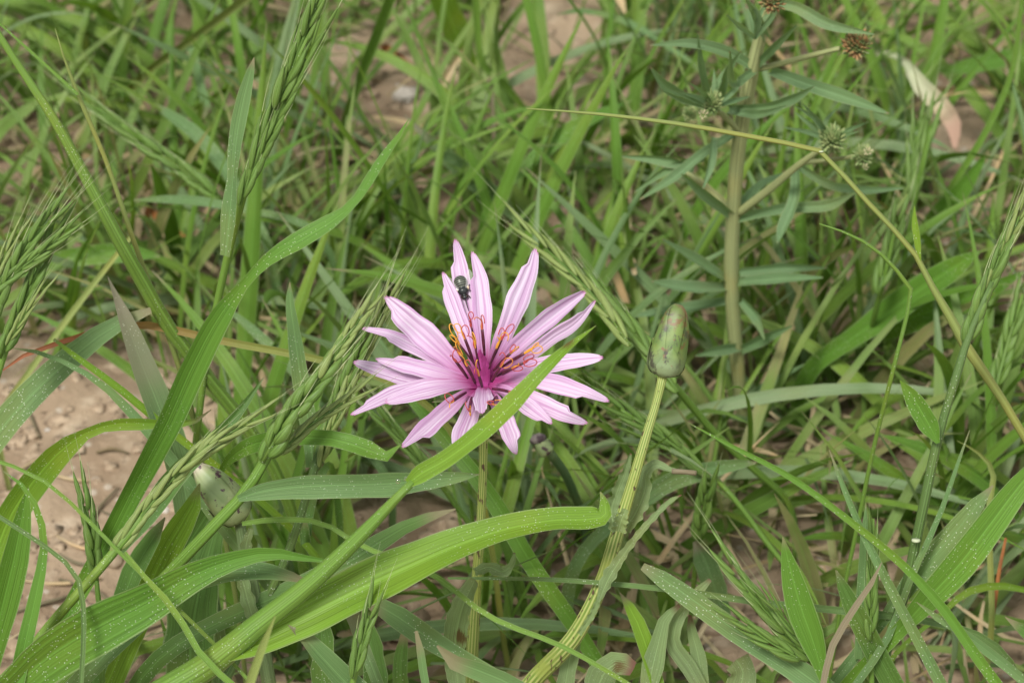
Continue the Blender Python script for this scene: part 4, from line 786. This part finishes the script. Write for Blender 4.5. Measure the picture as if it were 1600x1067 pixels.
# ------------------------------------------------------------------ traced background blades and straws
for lab, tr_, zz, mt_, kw in (
 ('olive stalk slanting to the top edge at upper left', [(160, 185, 12), (230, 112, 12), (300, 60, 12), (390, -8, 13)], (1, 8), 'culmolive', dict(fold=.6)),
 ('soft grey green blade arching down at upper left', [(372, 300, 16), (345, 255, 22), (300, 205, 21), (262, 178, 14), (238, 162, 2)], (4, 5.5), 'grey', {}),
 ('level grey blade pointing left behind the double spike', [(372, 326, 12), (320, 316, 15), (260, 312, 13), (209, 313, 2)], (5, 5.5), 'grey', {}),
 ('hanging pale tip of blade at upper left', [(300, 80, 12), (312, 130, 14), (320, 180, 11), (316, 186, 5)], (5, 3.5), 'grey', {}),
 ('greyish stem rising to the top edge left of centre', [(525, 250, 14), (545, 170, 15), (580, 75, 16), (612, -10, 17)], (.5, 7), 'culm', dict(fold=.5)),
 ('jointed stem bent at a knee near the top centre', [(820, 172, 11), (790, 135, 12), (752, 95, 12), (746, 40, 12), (742, -10, 11)], (2, 6), 'culm', dict(fold=.5)),
 ('broad bright leaf at the top edge', [(730, 95, 30), (712, 50, 42), (690, 0, 40), (675, -30, 30)], (1, 4), 'yellow', {}),
 ('grey blade with pinkish dried tip above the flower', [(790, 320, 26), (760, 296, 32), (715, 258, 28), (675, 222, 16), (632, 180, 2)], (2.4, 4.4), 'greytip', {}),
 ('bare brown stem leaning above the flower', [(835, 355, 11), (800, 300, 11), (765, 250, 10), (735, 212, 10), (715, 190, 12)], (1, 4), 'brown', dict(fold=.6)),
 ('thin brown stem crossing the leaning one', [(800, 345, 8), (775, 275, 8), (770, 205, 7), (768, 130, 5)], (1, 4.5), 'brown', dict(fold=.6)),
 ('broken pale straw near the top centre', [(650, 240, 13), (672, 205, 11), (680, 160, 10), (700, 115, 11), (738, 60, 10)], (.6, 3.2), 'straw', dict(fold=.6)),
 ('thick tan straw at the top behind the plantain leaves', [(1040, 122, 15), (1012, 75, 16), (985, 30, 15), (962, -8, 14)], (.8, 2), 'straw', dict(fold=.6)),
 ('bright flat leaf pointing right above the right petals', [(812, 272, 14), (845, 240, 26), (890, 205, 26), (940, 178, 16), (985, 158, 2)], (3, 5), 'fresh', {}),
 ('thin arched blade at the top edge', [(1045, 75, 8), (1000, 45, 10), (950, 25, 10), (900, 18, 8), (870, 24, 2)], (3, 4), 'grey', {}),
 ('bleached leaf with rosy tip hanging at upper right', [(1415, 98, 10), (1440, 135, 28), (1470, 165, 30), (1490, 195, 26), (1492, 232, 6)], (4, 3), 'pale', {}),
 ('level tan straw behind the bleached leaf', [(1385, 139, 10), (1450, 142, 13), (1520, 141, 14), (1572, 143, 12)], (1.2, 1.2), 'straw', dict(fold=.6)),
 ('green leaf lying level at upper right', [(1640, 70, 18), (1570, 92, 26), (1510, 105, 24), (1465, 112, 3)], (3, 3), 'fresh', {}),
 ('bright blade fanning up at right behind the spike', [(1425, 395, 20), (1460, 345, 32), (1500, 300, 30), (1545, 235, 3)], (2, 5), 'fresh', {}),
 ('slender culm leaning to the upper right corner', [(1430, 385, 12), (1490, 290, 11), (1545, 200, 11), (1580, 120, 9), (1598, 0, 8)], (2, 9), 'culm', dict(fold=.6)),
 ('pale twisted dead blade behind the bud', [(985, 490, 10), (970, 450, 13), (960, 415, 12), (980, 405, 10), (992, 430, 8)], (2, 4), 'straw', dict(fold=.5)),
 ('grey leaf lying out behind the bud stem to the right', [(995, 790, 22), (1040, 755, 30), (1100, 735, 28), (1150, 725, 18), (1182, 722, 3)], (4, 5), 'grey', {}),
 ('yellowing stalk with dry tip at lower right', [(1548, 880, 10), (1545, 800, 9), (1550, 730, 8), (1530, 708, 5), (1495, 688, 1)], (4, 6.5), 'culmolive', dict(fold=.5)),
 ('narrow curved yellow blade near the right edge', [(1475, 955, 8), (1510, 925, 12), (1550, 915, 12), (1620, 925, 8)], (4.2, 4.8), 'yellow', {}),
 ('red stalk among grass at the right edge', [(1555, 940, 6), (1562, 890, 6), (1572, 840, 4)], (3.2, 4.5), 'rust', dict(fold=.5)),
 ('rusty dead leaf near the top left of centre', [(605, 75, 12), (628, 95, 14), (650, 110, 8)], (.5, .8), 'rust', {}),
 ('rusty leaf scrap below the double spike', [(235, 330, 10), (262, 352, 12), (290, 372, 6)], (.6, 1.2), 'rust', {}),
 ('broad dim leaf below the double spike at left', [(60, 415, 24), (130, 400, 32), (200, 395, 30), (250, 400, 4)], (3, 3.5), 'fresh', {}),
 ('long blade under the left stems pointing down right', [(560, 690, 14), (480, 600, 18), (400, 520, 16), (340, 470, 3)], (2.4, 4.4), 'grey', {}),
 ('olive straight stalk over the dark gap at left', [(40, 590, 10), (90, 520, 10), (150, 440, 9), (205, 370, 7)], (3, 6), 'culmolive', dict(fold=.6))):
    G(lab, leaves=[(tr_, dict(z=zz), mt_, {**dict(roll=random.uniform(-25, 25), n=24, c=5), **kw})], rk=.3)

# ------------------------------------------------------------------ grass tufts and the meadow mass
BARE = [(110, 650, 190, 75), (150, 760, 190, 110), (70, 930, 130, 110), (250, 860, 80, 110), (640, 815, 120, 55), (640, 990, 70, 40), (1140, 975, 60, 40), (870, 50, 70, 40), (820, 130, 30, 60), (250, 60, 40, 30), (1500, 190, 60, 50), (620, 150, 60, 50), (560, 820, 60, 40)]
def bare_hit(px, py, g=1.):
    h = np.zeros(np.shape(px), bool)
    for cx, cy, rx, ry in BARE: h |= ((px-cx)/(rx*g))**2+((py-cy)/(ry*g))**2 < 1
    return h
def curve_pts(L, t0, t1, n, tw=0.):
    th = t0+(t1-t0)*np.linspace(0, 1, n)**1.4; ds = L/(n-1)
    x = np.r_[0, np.cumsum(np.sin(th[:-1]))*ds]; z = np.r_[0, np.cumsum(np.cos(th[:-1]))*ds]
    y = tw*L*np.linspace(0, 1, n)**2
    return np.stack([x, y, z], -1)
def blade_mesh(L, wd, t0, t1, mat, tw, fold=.35, n=12, c=5, flip=1.):
    p = curve_pts(L, t0, t1, n, tw); v = np.linspace(0, 1, n)
    ws = wd*np.interp(v, [0, .15, .45, .8, 1], [.55, .85, 1, .6, .02])
    T = nrm(np.gradient(p, axis=0)); Sd = nrm(np.cross(T, [.0, 0, 1.])+np.array([0, 1e-3, 0])); Sd = np.where(Sd[:, 1:2] < 0, -Sd, Sd)
    Nn = np.cross(Sd, T); r = (flip*.9*v)[:, None]; Sd, Nn = Sd*np.cos(r)+Nn*np.sin(r), Nn*np.cos(r)-Sd*np.sin(r)
    s = np.linspace(-1, 1, c)
    V = p[:, None]+Sd[:, None]*(s[None]*ws[:, None]/2)[..., None]+Nn[:, None]*(fold*np.abs(s)[None]*ws[:, None]/2)[..., None]
    UV = np.stack(np.broadcast_arrays(((s+1)/2)[None], v[:, None]), -1)
    return mesh_data('leaf', V.reshape(-1, 3), grid_faces(n, c), mat, UV.reshape(-1, 2))
KIND = {
 'broad': dict(mat='tuftf', L=(.055, .10), w=(.0022, .0044), t=(.15, .8), dt=(.2, 1.3), n=(4, 7), label='tuft of broad bright green grass blades growing from the soil in the background', group='broad bladed grass tufts'),
 'greyt': dict(mat='tuftg', L=(.05, .10), w=(.0015, .0034), t=(.2, 1.0), dt=(.1, 1.2), n=(4, 7), label='tuft of grey green grass blades growing from the soil in the background', group='grey green grass tufts'),
 'fine': dict(mat='tuftf', L=(.04, .09), w=(.0009, .0017), t=(.1, .9), dt=(.1, 1.0), n=(6, 9), label='tuft of fine thread thin grass growing from the soil in the background', group='fine grass tufts'),
 'dryt': dict(mat='straw', L=(.03, .08), w=(.001, .0022), t=(.4, 1.3), dt=(.0, .5), n=(2, 4), label='tuft of dry straw coloured grass blades in the background', group='dry straw tufts')}
BL = {k: [(lambda L: (L, blade_mesh(L, random.uniform(*q['w']), (t0 := random.uniform(*q['t'])), min(2.1, t0+random.uniform(*q['dt'])), M[q['mat']], random.uniform(-.25, .25), flip=random.choice((-1, 1)))))(random.uniform(*q['L'])) for _ in range(14)] for k, q in KIND.items()}
BLP = {}
for k in BL:
    for L, me in BL[k]:
        a_ = np.empty(len(me.vertices)*3); me.vertices.foreach_get('co', a_); BLP[me.name] = a_.reshape(-1, 5, 3)[:, 2]
def ok_view(pts):
    px, py, d = proj(pts)
    if (d < .435).any(): return False
    fl = ((px-750)/230)**2+((py-560)/210)**2 < 1
    if (fl & (d < .455)).any(): return False
    if ((np.abs(px-1045) < 60) & (np.abs(py-530) < 80) & (d < .45)).any(): return False
    if ((px > 960) & (px < 1420) & (py < 600) & (d < dy_(py, .425))).any(): return False
    bh = bare_hit(px, py, .85)
    return bh.mean() < .12
def rot(p, a): c, s = math.cos(a), math.sin(a); return np.stack([p[:, 0]*c-p[:, 1]*s, p[:, 0]*s+p[:, 1]*c, p[:, 2]], -1)
count = 0; tries = 0
while count < 185 and tries < 4000:
    tries += 1
    y = random.uniform(.36, .74); x = random.uniform(-1, 1)*(.03+.24*y)
    kd = random.choices(list(KIND), (.34, .33, .23, .10))[0]; q = KIND[kd]
    c = np.array([x, y, gh(x, y)-.002]); px, py, _ = proj(c)
    if bare_hit(px, py, 1.05): continue
    sel = []; az0 = random.uniform(0, 6.28)
    for _ in range(random.randint(*q['n'])):
        for _t in range(6):
            L, me = random.choice(BL[kd]); az = random.uniform(0, 6.28); sc = random.uniform(.75, 1.15)
            o3 = np.array([random.gauss(0, .003), random.gauss(0, .003), 0])
            if ok_view(rot(BLP[me.name], az)*sc+o3+c): sel.append((me, az, sc, o3)); break
    if len(sel) < 2: continue
    t = thing('grass_tuft', q['label'], 'grass', c, q['group'])
    for me, az, sc, o3 in sel:
        o = bpy.data.objects.new('leaf', me); COL.objects.link(o); o.parent = t; o.location = o3; o.rotation_euler = (0, 0, az); o.scale = (sc,)*3
    count += 1

def mass(N, xr, yr, Lr, wr, name, label, n=7, view=True, near=0):
    Vs, Us, Ts = [], [], []; v = np.linspace(0, 1, n); s = np.array([-1, 0, 1.])
    k = 0; tr_ = 0
    while k < N and tr_ < N*6:
        tr_ += 1
        y = random.uniform(*yr); x = random.uniform(-1, 1)*xr(y)
        if near and tr_ < near:      # thicker sward round the patch
            y = random.uniform(.1, .95); x = random.choice((-1, 1))*random.uniform(.15, .55)
            q = proj(np.array([x, y, 0.]))
            if -130 < q[0] < 1680 and -60 < q[1] < 1130: continue
        L = random.uniform(*Lr); wd = random.uniform(*wr)*(.45 if random.random() < .35 else 1)
        if y < .36: L *= max(.15, (y-.05)/.31*.5)
        t0 = random.uniform(.1, 1.25); p = curve_pts(L, t0, min(2.2, t0+random.uniform(0, 1.2)), n, random.uniform(-.3, .3))
        p = rot(p, random.uniform(0, 6.28))+np.array([x, y, -.003])
        p[:, 2] = np.maximum(p[:, 2], -.003)
        if view:
            px, py, d = proj(p)
            if bare_hit(px[:1], py[:1], 1.).any(): continue
            if y > .3 and not ok_view(p): continue
            if y <= .3 and ((py < 1120) & (d < .46)).any(): continue
        T = nrm(np.gradient(p, axis=0)); ref = nrm(np.array([random.gauss(0, .5), random.gauss(-.4, .5), 1.]))
        Sd = nrm(np.cross(T, ref)); Nn = np.cross(Sd, T)
        ws = wd*np.interp(v, [0, .15, .45, .8, 1], [.6, .85, 1, .6, .03])
        Vs.append((p[:, None]+Sd[:, None]*(s[None]*ws[:, None]/2)[..., None]+Nn[:, None]*(.3*np.abs(s)[None]*ws[:, None]/2)[..., None]).reshape(-1, 3))
        Us.append(np.stack(np.broadcast_arrays(((s+1)/2)[None], v[:, None]), -1).reshape(-1, 2)); Ts.append(np.full(n*3, random.random())); k += 1
    V = np.concatenate(Vs); f0 = grid_faces(n, 3); F = (f0[None]+(np.arange(k)*n*3)[:, None, None]).reshape(-1, 4)
    me = mesh_data(name, V, F, M['mass'], np.concatenate(Us))
    at = me.attributes.new('tint', 'FLOAT', 'POINT'); at.data.foreach_set('value', np.concatenate(Ts).astype(np.float32))
    return tag(link(name, me), label, 'grass', kind='stuff')
mass(1900, lambda y: .02+.26*y, (.33, .82), (.03, .085), (.0012, .0040), 'undergrowth', 'dense undergrowth of short green and dry grass blades over the soil')
mass(8200, lambda y: .5+.7*y, (.05, 2.6), (.04, .09), (.002, .0045), 'meadow_grass', 'meadow grass spreading beyond the flower on all sides', near=4200)

# ------------------------------------------------------------------ clods, stones, straw on the bare soil
random.seed(5)
for k in range(190):
    cx, cy, rx, ry = BARE[random.choices(range(len(BARE)), [r[2]*r[3] for r in BARE])[0]]
    a_, r_ = random.uniform(0, 6.28), math.sqrt(random.random()); px, py = cx+rx*r_*math.cos(a_), cy+ry*r_*math.sin(a_)
    p = P(px, py, gdepth(py)); R = random.uniform(.0005, .0022)*(2.2 if random.random() < .12 else 1); st = random.random() < .08
    if k < 172: blob((p[0], p[1], gh(p[0], p[1])+R*.02), R, (1, random.uniform(.6, 1.2), random.uniform(.4, .8)), k*3.1, 1.0, 'pebble' if st else 'soil_clod', M['stone' if st else 'clod'], 'small pale stone lying on the bare soil' if st else 'rounded crumb of brown soil lying on the bare ground', 'stone' if st else 'clod', 'small stones on the soil' if st else 'soil crumbs on the ground')
    else:
        L = random.uniform(.006, .022); az = random.uniform(0, 6.28); d = np.array([math.cos(az), math.sin(az), 0])*L/2
        q = [p-d, p+[0, 0, .0008]+np.array([-d[1], d[0], 0])*.15, p+d]
        for z in q: z[2] = gh(z[0], z[1])+.0009
        t = tube('straw_scrap', q, [.0003, .00045, .0002], M['straw' if random.random() < .4 else 'brown'], None, n=6, sides=6)
        tag(t, 'short scrap of dry straw lying on the bare soil', 'straw', 'straw scraps on the soil')

# flattened dead grass lying between the tufts
random.seed(9)
Vs, Us, Ts = [], [], []; n = 6; v = np.linspace(0, 1, n); sx = np.array([-1, 0, 1.]); k = 0
for _ in range(1500):
    y = random.uniform(.33, .9); x = random.uniform(-1, 1)*(.04+.28*y); az = random.uniform(0, 6.28); L = random.uniform(.015, .06)
    q0 = proj(np.array([x, y, 0.]))
    if bare_hit(q0[0], q0[1], 1.15) and random.random() < .93: continue
    cv = random.uniform(-1.2, 1.2); a2 = az+cv*v; p = np.stack([x+np.cumsum(np.cos(a2))*L/n, y+np.cumsum(np.sin(a2))*L/n, v*0], -1)
    if bare_hit(*proj(p)[:2], 1.).any() and random.random() < .94: continue
    h0 = random.uniform(.0005, .008); h1 = random.uniform(.0005, .016)
    p[:, 2] = [gh(a, b_) for a, b_ in p[:, :2]]; p[:, 2] += .0008+h0*(1-v)*.6+h1*v
    sd = np.stack([-np.sin(a2), np.cos(a2), v*0+random.uniform(-.6, .6)], -1); ws = random.uniform(.0006, .0028)*np.interp(v, [0, .3, 1], [.7, 1, .3])
    pt = p[:, None]+sd[:, None]*(sx[None]*ws[:, None]/2)[..., None]; pt[:, 1, 2] += .25*ws
    Vs.append(pt.reshape(-1, 3)); Us.append(np.stack(np.broadcast_arrays(((sx+1)/2)[None], v[:, None]), -1).reshape(-1, 2)); Ts.append(np.full(n*3, random.random())); k += 1
M['litter'] = leaf_mat('dead_grass', (.27, .225, .13), (.46, .40, .26), stuff=True, trans=.12, rough=.8)
me = mesh_data('dead_grass', np.concatenate(Vs), (grid_faces(n, 3)[None]+(np.arange(k)*n*3)[:, None, None]).reshape(-1, 4), M['litter'], np.concatenate(Us))
at = me.attributes.new('tint', 'FLOAT', 'POINT'); at.data.foreach_set('value', np.concatenate(Ts).astype(np.float32))
tag(link('dead_grass', me), 'flattened dead tan grass lying over the soil between the tufts', 'grass', kind='stuff')
